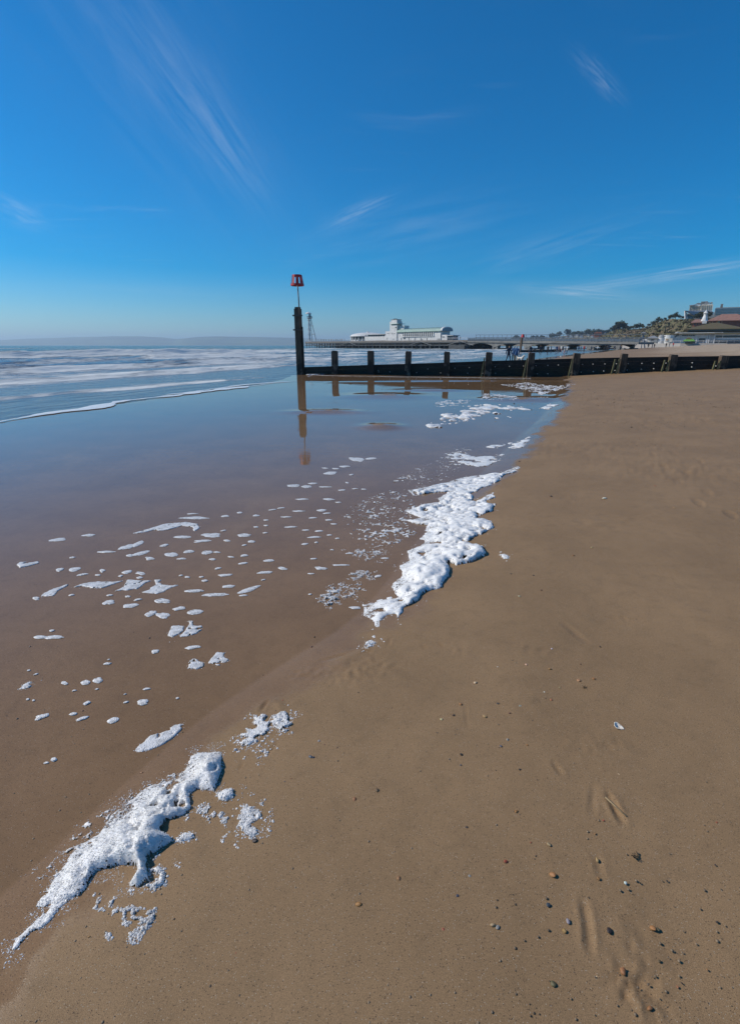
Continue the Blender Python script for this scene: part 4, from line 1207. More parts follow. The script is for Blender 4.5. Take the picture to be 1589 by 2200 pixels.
# ------------------------------------------------------------------ pebbles, shell, weed on the sand
C_ = {'cream': (0.52, 0.42, 0.27), 'brown': (0.15, 0.085, 0.045), 'orange': (0.34, 0.17, 0.06), 'tan': (0.36, 0.25, 0.13), 'dark': (0.045, 0.035, 0.028), 'grey': (0.30, 0.29, 0.27), 'white': (0.66, 0.64, 0.60),
      'slate': (0.065, 0.085, 0.115), 'red': (0.34, 0.09, 0.045), 'olive': (0.14, 0.125, 0.065)}
PEB = [(110, 377, 22, 18, 'cream'), (168, 357, 26, 18, 'brown'), (205, 304, 22, 12, 'orange'), (280, 196, 20, 14, 'cream'), (325, 363, 26, 14, 'tan'), (388, 302, 18, 8, 'dark'), (432, 260, 12, 8, 'dark'), (448, 349, 18, 12, 'brown'),
       (500, 312, 18, 14, 'grey'), (530, 110, 20, 8, 'cream'), (648, 130, 20, 10, 'orange'), (656, 30, 16, 8, 'white'), (652, 283, 20, 12, 'orange'), (627, 278, 12, 8, 'dark'), (618, 245, 14, 6, 'white'), (695, 224, 14, 6, 'tan'),
       (790, 186, 28, 12, 'tan'), (866, 179, 26, 12, 'orange'), (404, 511, 16, 12, 'slate'), (208, 553, 20, 12, 'dark'), (205, 605, 12, 10, 'slate'), (498, 626, 20, 14, 'dark'), (438, 480, 18, 10, 'grey'), (536, 507, 16, 10, 'orange'),
       (985, 652, 20, 16, 'cream'), (912, 880, 14, 10, 'red'), (481, 832, 24, 24, 'orange'), (235, 914, 18, 12, 'dark'), (642, 997, 28, 18, 'tan'), (428, 1083, 26, 18, 'red'), (661, 1146, 36, 28, 'orange'), (882, 1074, 26, 18, 'tan'),
       (888, 1168, 18, 10, 'orange'), (1022, 1188, 20, 18, 'white'), (250, 1155, 16, 12, 'grey'), (190, 1252, 22, 16, 'slate'), (640, 1296, 24, 24, 'slate'), (735, 1374, 28, 28, 'grey'), (718, 1427, 22, 14, 'orange'), (365, 1396, 30, 26, 'tan'),
       (388, 1406, 26, 26, 'grey'), (120, 1420, 20, 18, 'red'), (940, 1420, 34, 32, 'dark'), (1158, 1410, 34, 30, 'orange'), (1182, 1416, 20, 22, 'olive'), (1012, 1627, 36, 20, 'orange'), (664, 1685, 28, 22, 'olive'), (1140, 1808, 30, 18, 'orange'),
       (1472, 890, 12, 8, 'red'), (1465, 1100, 12, 10, 'dark'), (1475, 1384, 16, 10, 'dark'), (1425, 1620, 12, 10, 'orange'), (1278, 1705, 12, 10, 'orange'), (560, 386, 12, 8, 'dark'), (90, 447, 12, 8, 'dark'), (585, 680, 10, 7, 'dark'),
       (633, 671, 10, 7, 'brown'), (380, 632, 9, 7, 'dark'), (871, 947, 14, 8, 'orange'), (552, 990, 10, 8, 'red'), (1092, 1190, 12, 8, 'dark'), (1226, 1181, 12, 8, 'dark'), (1187, 1575, 16, 12, 'brown'), (1300, 1688, 12, 8, 'dark'),
       (895, 20, 12, 7, 'dark'), (798, 107, 12, 6, 'brown'), (462, 88, 10, 6, 'dark'), (388, 120, 10, 6, 'white'), (1168, 508, 10, 7, 'brown'), (1090, 490, 10, 6, 'red')]
PEB = [(900 + a / 2.306, 1380 + b / 2.306, c / 2.306, d / 2.306, k) for a, b, c, d, k in PEB]
PEB += [(500 + a / 3.178, 1340 + b / 3.178, c / 3.178, d / 3.178, k) for a, b, c, d, k in
        [(530, 900, 34, 36, 'slate'), (552, 908, 24, 20, 'slate'), (588, 796, 22, 20, 'grey'), (626, 824, 16, 10, 'brown'), (714, 843, 18, 14, 'brown'), (985, 1131, 40, 30, 'brown'), (830, 1193, 34, 24, 'orange'), (558, 88, 22, 14, 'brown'),
         (537, 154, 24, 16, 'brown'), (207, 349, 12, 8, 'dark'), (340, 520, 14, 9, 'red'), (465, 547, 12, 9, 'brown'), (557, 528, 9, 7, 'dark'), (1083, 574, 10, 7, 'dark'), (1133, 711, 10, 7, 'dark'), (353, 1075, 12, 9, 'slate'), (399, 1055, 9, 7, 'red'), (1217, 1123, 9, 7, 'dark'), (657, 422, 10, 7, 'dark')]]
PEB += [(857, 1884, 12, 10, 'orange'), (770, 1939, 14, 14, 'orange'), (951, 1996, 7, 6, 'red'), (548, 1803, 13, 10, 'dark'), (305, 1658, 8, 6, 'orange'), (375, 1973, 5, 4, 'dark'), (192, 2011, 6, 5, 'orange'), (508, 2047, 6, 4, 'red'),
        (1104, 866, 6, 5, 'dark'), (1115, 990, 6, 5, 'dark'), (1355, 917, 6, 4, 'dark'), (1407, 1043, 6, 4, 'red'), (1447, 1090, 6, 4, 'tan'), (1298, 1070, 14, 5, 'white'), (1183, 1065, 8, 5, 'dark'), (1020, 1465, 9, 6, 'cream'),
        (1231, 1192, 8, 5, 'orange'), (1115, 1280, 8, 5, 'cream'), (1097, 1232, 6, 4, 'dark'), (1145, 1235, 6, 4, 'dark'), (1162, 1267, 6, 4, 'brown'), (322, 1370, 6, 4, 'dark'), (65, 1388, 6, 5, 'dark'), (38, 1543, 6, 5, 'dark'), (178, 1526, 6, 5, 'brown'), (1270, 1175, 6, 4, 'cream')]


def stone_mesh(seed):
    rng = np.random.default_rng(seed)
    V, Fc = ico(2)
    ang = rng.normal(size=(7, 3)); ang /= np.linalg.norm(ang, axis=1)[:, None]
    for q, lim in zip(ang, 0.45 + 0.4 * rng.random(7)):                     # flattened facets of a worn stone
        k = V @ q; V = V - np.maximum(k - lim, 0)[:, None] * q * 0.85
    V = V * (1 + 0.06 * np.sin(V[:, [1, 2, 0]] * 3 + rng.random(3) * 6))
    return np_mesh('pebble', V * np.array([0.5, 0.5, 0.5]), Fc)


STONES = [stone_mesh(k) for k in range(8)]
for m_ in STONES: m_.materials.append(MAT['pebble'])
PLACE = {'brown': 'rust-brown', 'dark': 'near-black', 'slate': 'slate-blue', 'orange': 'orange', 'tan': 'tan', 'cream': 'cream', 'grey': 'grey', 'white': 'white', 'red': 'brick-red', 'olive': 'olive'}
for i, (px, py, w_, h_, k) in enumerate(PEB):
    x, y, z = ground_hit(px, py + h_ * 0.3)
    dep = math.hypot(y, CAM_H - z)
    wm = max(0.75 * w_ / FPX * dep, 0.004)
    o = link('pebble', STONES[i % 8], None, None)
    o.location = (x, y, z + wm * 0.07)
    o.scale = (wm * (1.0 + 0.1 * random.random()), wm * (0.75 + 0.3 * random.random()), wm * (0.42 + 0.2 * random.random()))
    o.rotation_euler = (random.uniform(-0.25, 0.25), random.uniform(-0.25, 0.25), random.uniform(0, 6.28))
    c = C_[k]; o.color = (*[q * random.uniform(0.85, 1.15) for q in c], 1)
    size = 'speck-sized' if wm < 0.009 else ('small' if wm < 0.016 else ('medium' if wm < 0.024 else 'large'))
    props(o, f'{size} {PLACE[k]} pebble lying on the bare sand', 'pebble', f'{size} {PLACE[k]} pebbles on the sand')


def oyster():
    x, y, z = ground_hit(1325, 1563)
    n, m = 18, 7; V = []
    for i in range(m):
        q = i / (m - 1)
        for k in range(n):
            a = 2 * math.pi * k / n
            r = q * (1 + 0.12 * math.sin(3 * a + 1) + 0.06 * math.sin(7 * a))
            V.append((r * math.cos(a) * 0.021, r * math.sin(a) * 0.014, 0.004 + 0.008 * q * q + 0.0012 * math.sin(q * 14)))
    Fc = grid_faces(m, n).tolist() + [[i * n + n - 1, i * n, (i + 1) * n, (i + 1) * n + n - 1] for i in range(m - 1)]
    me = np_mesh('shell', np.array(V), np.array(Fc))
    o = link('oyster_shell', me, MAT['shell'], None, (x, y, z)); o.rotation_euler = (0.25, 0.3, -0.6)
    s = o.modifiers.new('thick', 'SOLIDIFY'); s.thickness = 0.002
    props(o, 'white scoop-shaped shell lying open on the sand', 'shell')


oyster()


def weed_clump(px, py, size, label, seed, mat='weed'):
    x, y, z = ground_hit(px, py); rng = np.random.default_rng(seed)
    m = MB((x, y, z)); 
    for k in range(14):
        a = rng.random() * 6.28; r = size * rng.random() * 0.5
        p = Vector((math.cos(a) * r, math.sin(a) * r, 0.001)); q = p + Vector(((rng.random() - .5) * size * .8, (rng.random() - .5) * size * .8, size * 0.32 * rng.random()))
        m.bar(p, q, size * 0.07, 5, size * 0.03)
    o = m.build('seaweed', MAT[mat]); props(o, label, 'seaweed')


weed_clump(1365, 1841, 0.028, 'dark crumpled knot of dried seaweed on the sand', 5)
weed_clump(1256, 1478, 0.02, 'grey green wisp of weed by the orange pebble', 6)
x, y, z = ground_hit(1322, 1738)
o = MB((x, y, z)).bar((-0.018, 0.045, 0.004), (0.020, -0.032, 0.005), 0.0035, 6, 0.002).build('reed_stem', MAT['straw'], None, True)
props(o, 'short straw stem lying in its groove in the sand', 'twig')
rng = np.random.default_rng(77)
# shell grit and fine shingle strewn over the beach: too small and too many to count
gx = []
for _ in range(2600):
    px = rng.uniform(900, 1589); py = rng.uniform(835, 1000) if rng.random() < 0.93 else rng.uniform(1000, 2190)
    if py < 1000 and rng.random() > np.exp(-((px - 1330 - (py - 850) * 0.8) / 190) ** 2): continue
    gx.append((px, py))
for _ in range(1200):
    gx.append((rng.uniform(0, 1589), rng.uniform(1050, 2200)))
Q = np.array([(lambda p: (p[0], p[1], p[2]))(ground_hit(*q)) for q in gx])
rad = 0.0012 + 0.0034 * rng.random(len(Q)) ** 4 + np.clip(Q[:, 1] - 5, 0, 18) * 0.0019 * rng.random(len(Q))
bv, bf = balls(Q, rad, 0.6)
o = link('grit', np_mesh('grit', bv, bf), weathered('grit_stone', (0.26, 0.19, 0.12), (0.08, 0.055, 0.035), 3.0, 0.7), None)
props(o, 'fine shell grit and small shingle strewn over the beach', None, None, 'stuff')

# ------------------------------------------------------------------ the pier
PA = np.array([96.0, 200.0]); PB = np.array([-48.0, 390.0])
PE = (PB - PA) / np.hypot(*(PB - PA)); PNRM = np.array([-PE[1], PE[0]])
if PNRM @ PA < 0: PNRM = -PNRM                     # points away from the camera
PSIGN = 1.0 if np.allclose(PNRM, [-PE[1], PE[0]]) else -1.0


def on_pier(px, py, back=0.0):
    """pixel -> (metres along the pier from the shore end, height) on the pier's face, 'back' metres behind it"""
    d = pix_dir(px, py); k = (PA @ PNRM + back) / (d[0] * PNRM[0] + d[1] * PNRM[1])
    q = d * k
    return float((q[:2] - PA) @ PE), float(q[2] + CAM_H)


PF = (PA[0], PA[1], 0)
def pmb(): return MB(PF, PE)
def yy(b): return b * PSIGN                        # metres behind the near face -> local y
def pbox(m, s0, s1, b0, b1, z0, z1, **k):
    a, b = sorted((s0, s1)); c, d = sorted((yy(b0), yy(b1)))
    return m.box(a, b, c, d, z0, z1, **k)
def S(px, back=0.0): return on_pier(px, 731, back)[0]
def Zp(px, py, back=0.0): return on_pier(px, py, back)[1]


def build_pier():
    pier = empty('pier', PF, 'long seaside pier on dark piles with a concrete neck reaching the beach', 'pier')
    sH0, sH1 = S(1004), S(655)
    zd = Zp(830, 732.0); zn1 = Zp(1004, 732)
    deckz = zd
    # head deck
    pbox(pmb(), sH0, sH1, 0, 34, deckz - 0.9, deckz).build('deck', MAT['deck'], pier)
    pbox(pmb(), sH0 + 2, sH1 - 1, -0.5, 0.0, deckz - 1.5, deckz - 0.95).build('fascia', MAT['pile'], pier)
    pbox(pmb(), sH1, sH1 + 3.0, 3, 20, deckz - 2.6, deckz - 2.2).build('landing', MAT['deck'], pier)
    # piles: front row all told apart, pale caps and dark timbers behind
    n = 44
    for i in range(n):
        s = sH0 + (sH1 - sH0) * (i + 0.5) / n
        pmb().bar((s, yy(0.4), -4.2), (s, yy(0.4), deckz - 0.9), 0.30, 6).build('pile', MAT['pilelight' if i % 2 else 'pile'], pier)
        pmb().bar((s + 0.4, yy(9), -4.2), (s + 0.4, yy(9), deckz - 0.9), 0.42, 5).build('pile', MAT['pile'], pier)
        pmb().bar((s - 1.0, yy(20), -4.2), (s - 1.0, yy(20), deckz - 0.9), 0.55, 5).build('pile', MAT['pile'], pier)
        if i % 3 == 0 and i < n - 3:
            s2 = sH0 + (sH1 - sH0) * (i + 3.5) / n
            pmb().bar((s, yy(1.2), 0.8), (s2, yy(1.2), deckz - 1.2), 0.16, 5).build('brace', MAT['pile'], pier)
    for b, z in ((0.1, deckz * 0.42), (8.7, deckz * 0.42), (19.7, deckz * 0.42)):
        pbox(pmb(), sH0 - 2, sH1, b - 0.2, b + 0.5, z - 0.3, z + 0.3).build('waling', MAT['pile'], pier)
    pbox(pmb(), sH0 + 1, sH1 - 2, 26, 26.6, -4, deckz - 1.0).build('shade_wall', MAT['pile'], pier)  # solid dark sheet added under the deck, standing in for shade among the piles
    pbox(pmb(), S(1008), S(975), -3.5, -0.4, -4, deckz * 0.40).build('landing', MAT['pile'], pier)
    # stairs down to the landing stage
    for px in (750, 905, 990):
        s = S(px)
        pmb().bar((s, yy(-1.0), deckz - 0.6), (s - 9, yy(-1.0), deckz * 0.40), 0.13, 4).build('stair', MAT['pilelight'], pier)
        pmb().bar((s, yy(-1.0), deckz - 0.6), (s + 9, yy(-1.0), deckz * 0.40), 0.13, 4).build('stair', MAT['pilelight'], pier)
    # head railing
    m = 60
    for i in range(m + 1):
        s = sH0 + (sH1 - sH0) * i / m
        pmb().bar((s, yy(0.15), deckz), (s, yy(0.15), deckz + 1.15), 0.05, 4).build('rail_post', MAT['ltsteel'], pier)
    for z in (1.12, 0.6):
        pbox(pmb(), sH0, sH1, 0.1, 0.2, deckz + z, deckz + z + 0.09).build('rail', MAT['ltsteel'], pier)
    # neck: a concrete deck on haunched beams between paired columns
    cols = [1004, 1062, 1131, 1200, 1268, 1332]
    zs = {1004: (732.0, 737.3), 1062: (732.3, 738.0), 1131: (732.8, 738.6), 1200: (733.4, 739), 1268: (734.0, 739.6), 1332: (734.6, 740.2), 1420: (735.2, 741)}
    ks = sorted(zs); W = 12.0
    top = lambda s: float(np.interp(-s, [-S(k) for k in ks], [Zp(k, zs[k][0]) for k in ks]))
    sN0, sN1 = S(1372), sH0 + 0.5
    pr = []
    ss = np.linspace(sN0, sN1, 30)
    for a, b in zip(ss[:-1], ss[1:]):
        pr.append((a, b))
    prof = [(s, top(s)) for s in ss] + [(s, top(s) - 0.8) for s in ss[::-1]]
    pmb().prism(prof, yy(0), yy(W)).build('neck_deck', MAT['concrete'], pier)
    for a, b in zip(cols[:-1], cols[1:]):
        sa, sb = sorted((S(a), S(b))); nseg = 12
        q = np.linspace(0, 1, nseg + 1); s_ = sa + (sb - sa) * q
        und = [top(s) - 0.85 - (0.35 + 1.75 * abs(2 * t - 1) ** 2.4) for s, t in zip(s_, q)]
        pf = [(s, top(s) - 0.805) for s in s_] + [(s, z) for s, z in zip(s_[::-1], und[::-1])]
        for b0 in (0.4, W - 1.2):
            pmb().prism(pf, yy(b0), yy(b0 + 0.8)).build('arch_beam', MAT['concrete'], pier)
    for c in cols[1:]:
        for off in (-1.1, 1.1):
            s = S(c) + off
            for b0 in (0.5, W - 1.6):
                pbox(pmb(), s - 0.45, s + 0.45, b0, b0 + 1.1, -4.2, top(s) - 2.2).build('column', MAT['concrete'], pier)
        pbox(pmb(), S(c) - 1.5, S(c) + 1.5, 0.7, W - 0.8, -0.2, 0.5).build('pile_cap', MAT['concrete'], pier)
    # neck railing with the glazed windbreak in the middle
    nn = 62
    for i in range(nn + 1):
        s = sN0 + (sH0 - sN0) * i / nn
        pmb().bar((s, yy(0.2), top(s)), (s, yy(0.2), top(s) + 1.3), 0.06, 4).build('rail_post', MAT['rail'], pier)
        if i % 2 == 0:
            pmb().bar((s, yy(W / 2), top(s)), (s, yy(W / 2), top(s) + 2.75), 0.09, 4).build('screen_post', MAT['rail'], pier)
        if i < nn:
            s2 = sN0 + (sH0 - sN0) * (i + 1) / nn
            pmb().add([(s + .05, yy(0.2), top(s) + 0.12), (s2 - .05, yy(0.2), top(s2) + 0.12), (s2 - .05, yy(0.26), top(s2) + 0.12), (s + .05, yy(0.26), top(s) + 0.12),
                       (s + .05, yy(0.2), top(s) + 1.1), (s2 - .05, yy(0.2), top(s2) + 1.1), (s2 - .05, yy(0.26), top(s2) + 1.1), (s + .05, yy(0.26), top(s) + 1.1)],
                      [(3, 2, 1, 0), (4, 5, 6, 7), (0, 1, 5, 4), (1, 2, 6, 5), (2, 3, 7, 6), (3, 0, 4, 7)]).build('rail_panel', MAT['rail'], pier)
    for z, b in ((1.28, 0.2), (2.72, W / 2), (1.5, W / 2)):
        pmb().prism([(s, top(s) + z) for s in ss] + [(s, top(s) + z + 0.14) for s in ss[::-1]], yy(b - 0.06), yy(b + 0.06)).build('rail', MAT['rail'], pier)

    # ---- theatre on the pier head
    B0 = 6.0                                        # set back from the near edge
    def X(px): return on_pier(px, 731, B0)[0]
    def Z(px, py): return on_pier(px, py, B0)[1]
    th = empty('theatre', tuple(Vector((*PA, 0)) + Vector((*(PE * X(880)), 0))), 'white pier theatre with square tower and pale green curved roof', 'theatre')
    k = Z(880, 731.8) - deckz                        # tie the rows to the deck
    def ZZ(px, py): return Z(px, py) - k
    def part(name, mat, px0, px1, r0, r1, b0=B0, b1=B0 + 7, parent=th, m=None, bk=None):
        s0, s1 = X(px0), X(px1)
        return pbox(m or pmb(), s0, s1, b0, b1, ZZ((px0 + px1) / 2, r1), ZZ((px0 + px1) / 2, r0)).build(name, MAT[mat], parent)
    part('wall', 'white', 853, 945.5, 712.5, 731.8)
    part('tower', 'white', 838, 853.2, 691, 731.8, B0 - 0.5, B0 + 3.5)
    part('tower_top', 'white', 840, 852, 686.8, 691.2, B0 - 0.2, B0 + 3.2)
    part('tower_roof', 'greyroof', 839.5, 852.5, 686.2, 687, B0 - 0.4, B0 + 3.4)
    part('mast_base', 'dark', 841, 846.5, 684.6, 686.3, B0 + 1, B0 + 2)
    part('balcony', 'copper', 840.5, 858.5, 695.6, 696.4, B0 - 1.2, B0 + 4)
    part('stair_block', 'white', 853, 864, 699.5, 712.8, B0 + 1, B0 + 5)
    part('wing', 'white', 827.5, 838.4, 712.0, 731.8, B0 - 0.2, B0 + 5)
    part('wing', 'white', 782, 827.8, 722.5, 731.8, B0 + 0.4, B0 + 12)
    part('canopy', 'white', 781, 828, 717.9, 718.9, B0 - 0.6, B0 + 12.5)
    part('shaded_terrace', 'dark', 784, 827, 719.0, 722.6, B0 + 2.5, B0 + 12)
    for i in range(9):
        a = 784 + i * 5.2
        part('terrace_post', 'white', a, a + 0.7, 718.8, 722.6, B0 + 0.2, B0 + 0.5)
    part('extension', 'white', 945.3, 958.2, 719.3, 731.8, B0 + 0.5, B0 + 6)
    part('extension', 'greyroof', 958.0, 969, 721.0, 731.8, B0 + 1, B0 + 5)
    part('extension_roof', 'ltsteel', 957, 972, 720.0, 721.2, B0, B0 + 5.5)
    for i in range(4):
        part('window', 'dark', 959 + i * 2.5, 961 + i * 2.5, 723, 730, B0 + 0.9, B0 + 1.2)
    part('window', 'dark', 948, 953, 723, 724.6, B0 + 0.35, B0 + 0.7)
    # curved roof running the length of the hall
    s0, s1 = sorted((X(853.5), X(946.5))); zb = ZZ(900, 713.0); zt = ZZ(900, 704.6); pr = [(yy(B0 - 0.7), zb), (yy(B0 - 0.7), zb + 0.3)]
    for i in range(13):
        a = math.pi * (1 - i / 12)
        pr.append((yy(B0 + 3.5 + 4.1 * math.cos(a)), zb + 0.3 + (zt - zb - 0.3) * math.sin(a) ** 0.8))
    pr += [(yy(B0 + 7.6), zb)]
    rf = pmb().prism_x(pr, s0, s1).build('roof', MAT['copper'], th)
    sg = X(950)
    pmb().prism_x([(y_, z_ + 0.25) for y_, z_ in pr], min(X(946.4), sg), max(X(946.4), sg)).build('gable', MAT['white'], th)
    pmb().prism_x([(y_ * 0.94 + yy(B0 + 3.5) * 0.06, zb + (z_ - zb) * 0.86) for y_, z_ in pr], min(sg, sg - 0.25), max(sg, sg - 0.25)).build('gable_window', MAT['blueglass'], th)
    for i in range(24):                             # seams of the sheet roof
        s = s0 + (s1 - s0) * (i + 0.5) / 24
        pmb().prism_x([(y_, z_ + 0.07) for y_, z_ in pr[1:-1]], s - 0.06, s + 0.06).build('seam', MAT['copper'], rf)
    # tall windows between white pilasters
    for i in range(15):
        a = 865.0 + i * 4.42
        part('window', 'dark', a, a + 3.0, 712.9, 722.4, B0 - 0.08, B0 + 0.1)
        for r in (715.9, 719.1):
            part('glazing_bar', 'white', a - 0.1, a + 3.1, r, r + 0.5, B0 - 0.16, B0 - 0.05)
        part('pilaster', 'white', a + 3.0, a + 4.4, 712.6, 723.0, B0 - 0.35, B0 + 0.05)
    part('string_course', 'white', 864, 932, 722.6, 723.4, B0 - 0.45, B0 + 0.05)
    for px0, px1, r0, r1 in ((866, 871, 725.5, 729), (877.5, 878.6, 725, 731), (890.5, 891.6, 725, 731), (903.5, 904.6, 726, 731), (906, 907, 727.5, 731), (916, 917.2, 726, 731), (939, 940.4, 727, 731), (942.5, 944, 727, 731),
                             (861, 862.5, 725.5, 731), (856, 857, 716, 717), (861, 862, 715.5, 716.8), (858, 859, 721, 722.2)):
        part('window', 'dark', px0, px1, r0, r1, B0 - 0.07, B0 + 0.1)
    for px0, px1, r0, r1 in ((850, 852, 702, 705), (842, 843.5, 688, 690.3), (845, 846.5, 688, 690.3), (848, 849.5, 688, 690.3)):
        part('window', 'dark', px0, px1, r0, r1, B0 - 0.58 if r0 > 695 else B0 + 0.12, B0 + 0.4)
    for i in range(6):
        part('window', 'dark', 841 + i * 2.6, 842.7 + i * 2.6, 696.7, 697.7, B0 - 0.6, B0 + 0.2)
    for px, r in ((832, 715.5), (836, 715.5), (831, 727), (843, 716), (847.5, 716), (846, 728)):
        part('window', 'dark', px, px + 1.4, r, r + 1.7, B0 - 0.62 if px > 838 else B0 - 0.28, B0 + 0.2)

    # ---- round pavilion with shallow dome
    cx = X(759.5); rad = abs(X(737) - X(782)) / 2 * 0.99
    dm = empty('pavilion', tuple(Vector((*PA, deckz)) + Vector((*(PE * cx), 0)) + Vector((*(PNRM * (B0 + rad)), 0))), 'round pier pavilion under a shallow white dome', 'pavilion')
    c = (cx, yy(B0 + rad), deckz)
    zr = ZZ(760, 722.3) - deckz; zt2 = ZZ(760, 714.2) - deckz
    pmb().lathe(c, [(rad * 0.93, 0), (rad * 0.93, zr)], 32).build('glazed_wall', MAT['dark'], dm)
    pmb().lathe(c, [(rad * 0.96, 0), (rad * 0.96, zr * 0.28)], 32).build('plinth', MAT['white'], dm)
    pf = [(rad * 1.03, zr - 0.25), (rad * 1.03, zr + 0.1)] + [(rad * math.cos(a), zr + 0.1 + (zt2 - zr) * math.sin(a)) for a in np.linspace(0.08, 1.45, 10)]
    ro = pmb().lathe(c, pf, 36).build('dome', MAT['white'], dm, True)
    pmb().lathe((c[0], c[1], c[2] + zt2), [(0.9, -0.1), (0.9, 0.5), (0.4, 0.8)], 12).build('lantern', MAT['white'], ro)
    for i in range(26):
        a = 2 * math.pi * i / 26; q = (c[0] + rad * 0.97 * math.cos(a), c[1] + rad * 0.97 * math.sin(a))
        pmb().box(q[0] - 0.22, q[0] + 0.22, q[1] - 0.22, q[1] + 0.22, deckz, deckz + zr).build('column', MAT['white'], dm)

    # ---- zip-wire tower at the end of the pier
    def XT(px): return on_pier(px, 731, 4.0)[0]
    def ZT(py): return on_pier(668, py, 4.0)[1] - (on_pier(668, 731.8, 4.0)[1] - deckz)
    tw = empty('zip_tower', tuple(Vector((*PA, deckz)) + Vector((*(PE * XT(665)), 0))), 'slim white lookout tower with mushroom cap and raking leg at the pier end', 'tower')
    y = yy(4.0); s = XT(665)
    pmb().bar((s, y, deckz), (s, y, ZT(682)), 0.55, 8).build('stair_core', MAT['ltsteel'], tw)
    for i in range(16):
        z = deckz + (ZT(684) - deckz) * i / 16; a = i * 0.9
        pmb().bar((s - 1.1 * math.cos(a), y - 1.1 * math.sin(a), z), (s + 1.1 * math.cos(a), y + 1.1 * math.sin(a), z + 0.7), 0.22, 4).build('stair_flight', MAT['ltsteel'], tw)
    for px0, px1, r0 in ((669.3, 679.6, 683), (668, 670.5, 684)):
        pmb().bar((XT(px0), y, ZT(r0)), (XT(px1), y, deckz), 0.22, 6).build('leg', MAT['rail'], tw)
    for r, a, b in ((698, 668.6, 673), (716, 669.6, 677)):
        pmb().bar((XT(a), y, ZT(r)), (XT(b), y, ZT(r)), 0.18, 5).build('crossbar', MAT['rail'], tw)
    sc = XT(666.8)
    pmb().lathe((sc, y, ZT(683)), [(0.9, 0), (2.1, 0.7), (2.1, 1.0)], 16).build('platform', MAT['ltsteel'], tw)
    m2 = ZT(672.5) - ZT(681)
    for i in range(10):
        a = 2 * math.pi * i / 10
        pmb().bar((sc + 1.9 * math.cos(a), y + 1.9 * math.sin(a), ZT(680.8)), (sc + 1.9 * math.cos(a), y + 1.9 * math.sin(a), ZT(677)), 0.09, 4).build('baluster', MAT['rail'], tw)
    pmb().lathe((sc, y, ZT(677.4)), [(1.85, 0), (1.95, 0.0), (1.95, 0.15), (1.85, 0.15)], 16).build('handrail', MAT['rail'], tw)
    pmb().lathe((sc - 0.2, y, ZT(681)), [(0.9, 0), (0.9, m2)], 8).build('cabin', MAT['blueglass'], tw)
    pmb().lathe((XT(664.4), y, ZT(671.6)), [(2.3, 0.0), (2.2, 0.25), (1.5, 0.8), (0.5, 1.2), (0.05, 1.25)], 18).build('cap', MAT['white'], tw, True)
    return deckz, top, sH0, sH1, sN0


PIERZ, PIERTOP, SH0, SH1, SN0 = build_pier()

# ------------------------------------------------------------------ promenade, seafront buildings
FA = R(32); FE = np.array([math.cos(FA), -math.sin(FA)]); FN = np.array([math.sin(FA), math.cos(FA)])   # seafront facades look out to sea
ANCH = {}


def on_front(parent, px, row, Y):
    """pixel -> (along, height) on a facade plane of the building; Y - its anchor distance is the set-back"""
    A_, Y0 = ANCH[parent.name]; d = pix_dir(px, row); back = Y - Y0
    k = (A_ @ FN + back) / (d[0] * FN[0] + d[1] * FN[1]); q = d * k
    return float((q[:2] - A_) @ FE), float(q[2] + CAM_H), back


def bpart(parent, name, mat, px0, px1, r0, r1, Y, depth):
    rm = (r0 + r1) / 2; pm = (px0 + px1) / 2
    a, _, bk = on_front(parent, px0, rm, Y); b, _, _ = on_front(parent, px1, rm, Y)
    A_ = ANCH[parent.name][0]
    return MB((A_[0], A_[1], 0), FE).box(a, b, bk, bk + depth, on_front(parent, pm, r1, Y)[1], on_front(parent, pm, r0, Y)[1]).build(name, MAT[mat], parent)


def bthing(name, px, row, Y, label, cat, group=None):
    p = atY(px, row, Y)
    o = empty(name, tuple(p), label, cat, group)
    ANCH[o.name] = (np.array(p[:2]), Y)
    return o


def hip(parent, name, mat, px0, px1, r0, r1, Y, depth, ridge=0.3, over=0.6):
    """hipped roof with eaves at row r1 and ridge at row r0"""
    a, _, bk = on_front(parent, px0, r1, Y); b, _, _ = on_front(parent, px1, r1, Y); c = (px0 + px1) / 2
    a -= over; b += over
    z1 = on_front(parent, c, r1, Y)[1]; z0 = on_front(parent, c, r0, Y)[1]; w = b - a; k = w * (1 - ridge) / 2
    A_ = ANCH[parent.name][0]; m = MB((A_[0], A_[1], 0), FE); y0, y1 = bk - over, bk + depth + over; ym = (y0 + y1) / 2
    m.add([(a, y0, z1), (b, y0, z1), (b, y1, z1), (a, y1, z1), (a + k, ym, z0), (b - k, ym, z0), (a, y0, z1 - 0.25), (b, y0, z1 - 0.25), (b, y1, z1 - 0.25), (a, y1, z1 - 0.25)],
          [(0, 1, 5, 4), (1, 2, 5), (2, 3, 4, 5), (3, 0, 4), (6, 7, 1, 0), (7, 8, 2, 1), (8, 9, 3, 2), (9, 6, 0, 3), (9, 8, 7, 6)])
    return m.build(name, MAT[mat], parent)


YP = 232.0
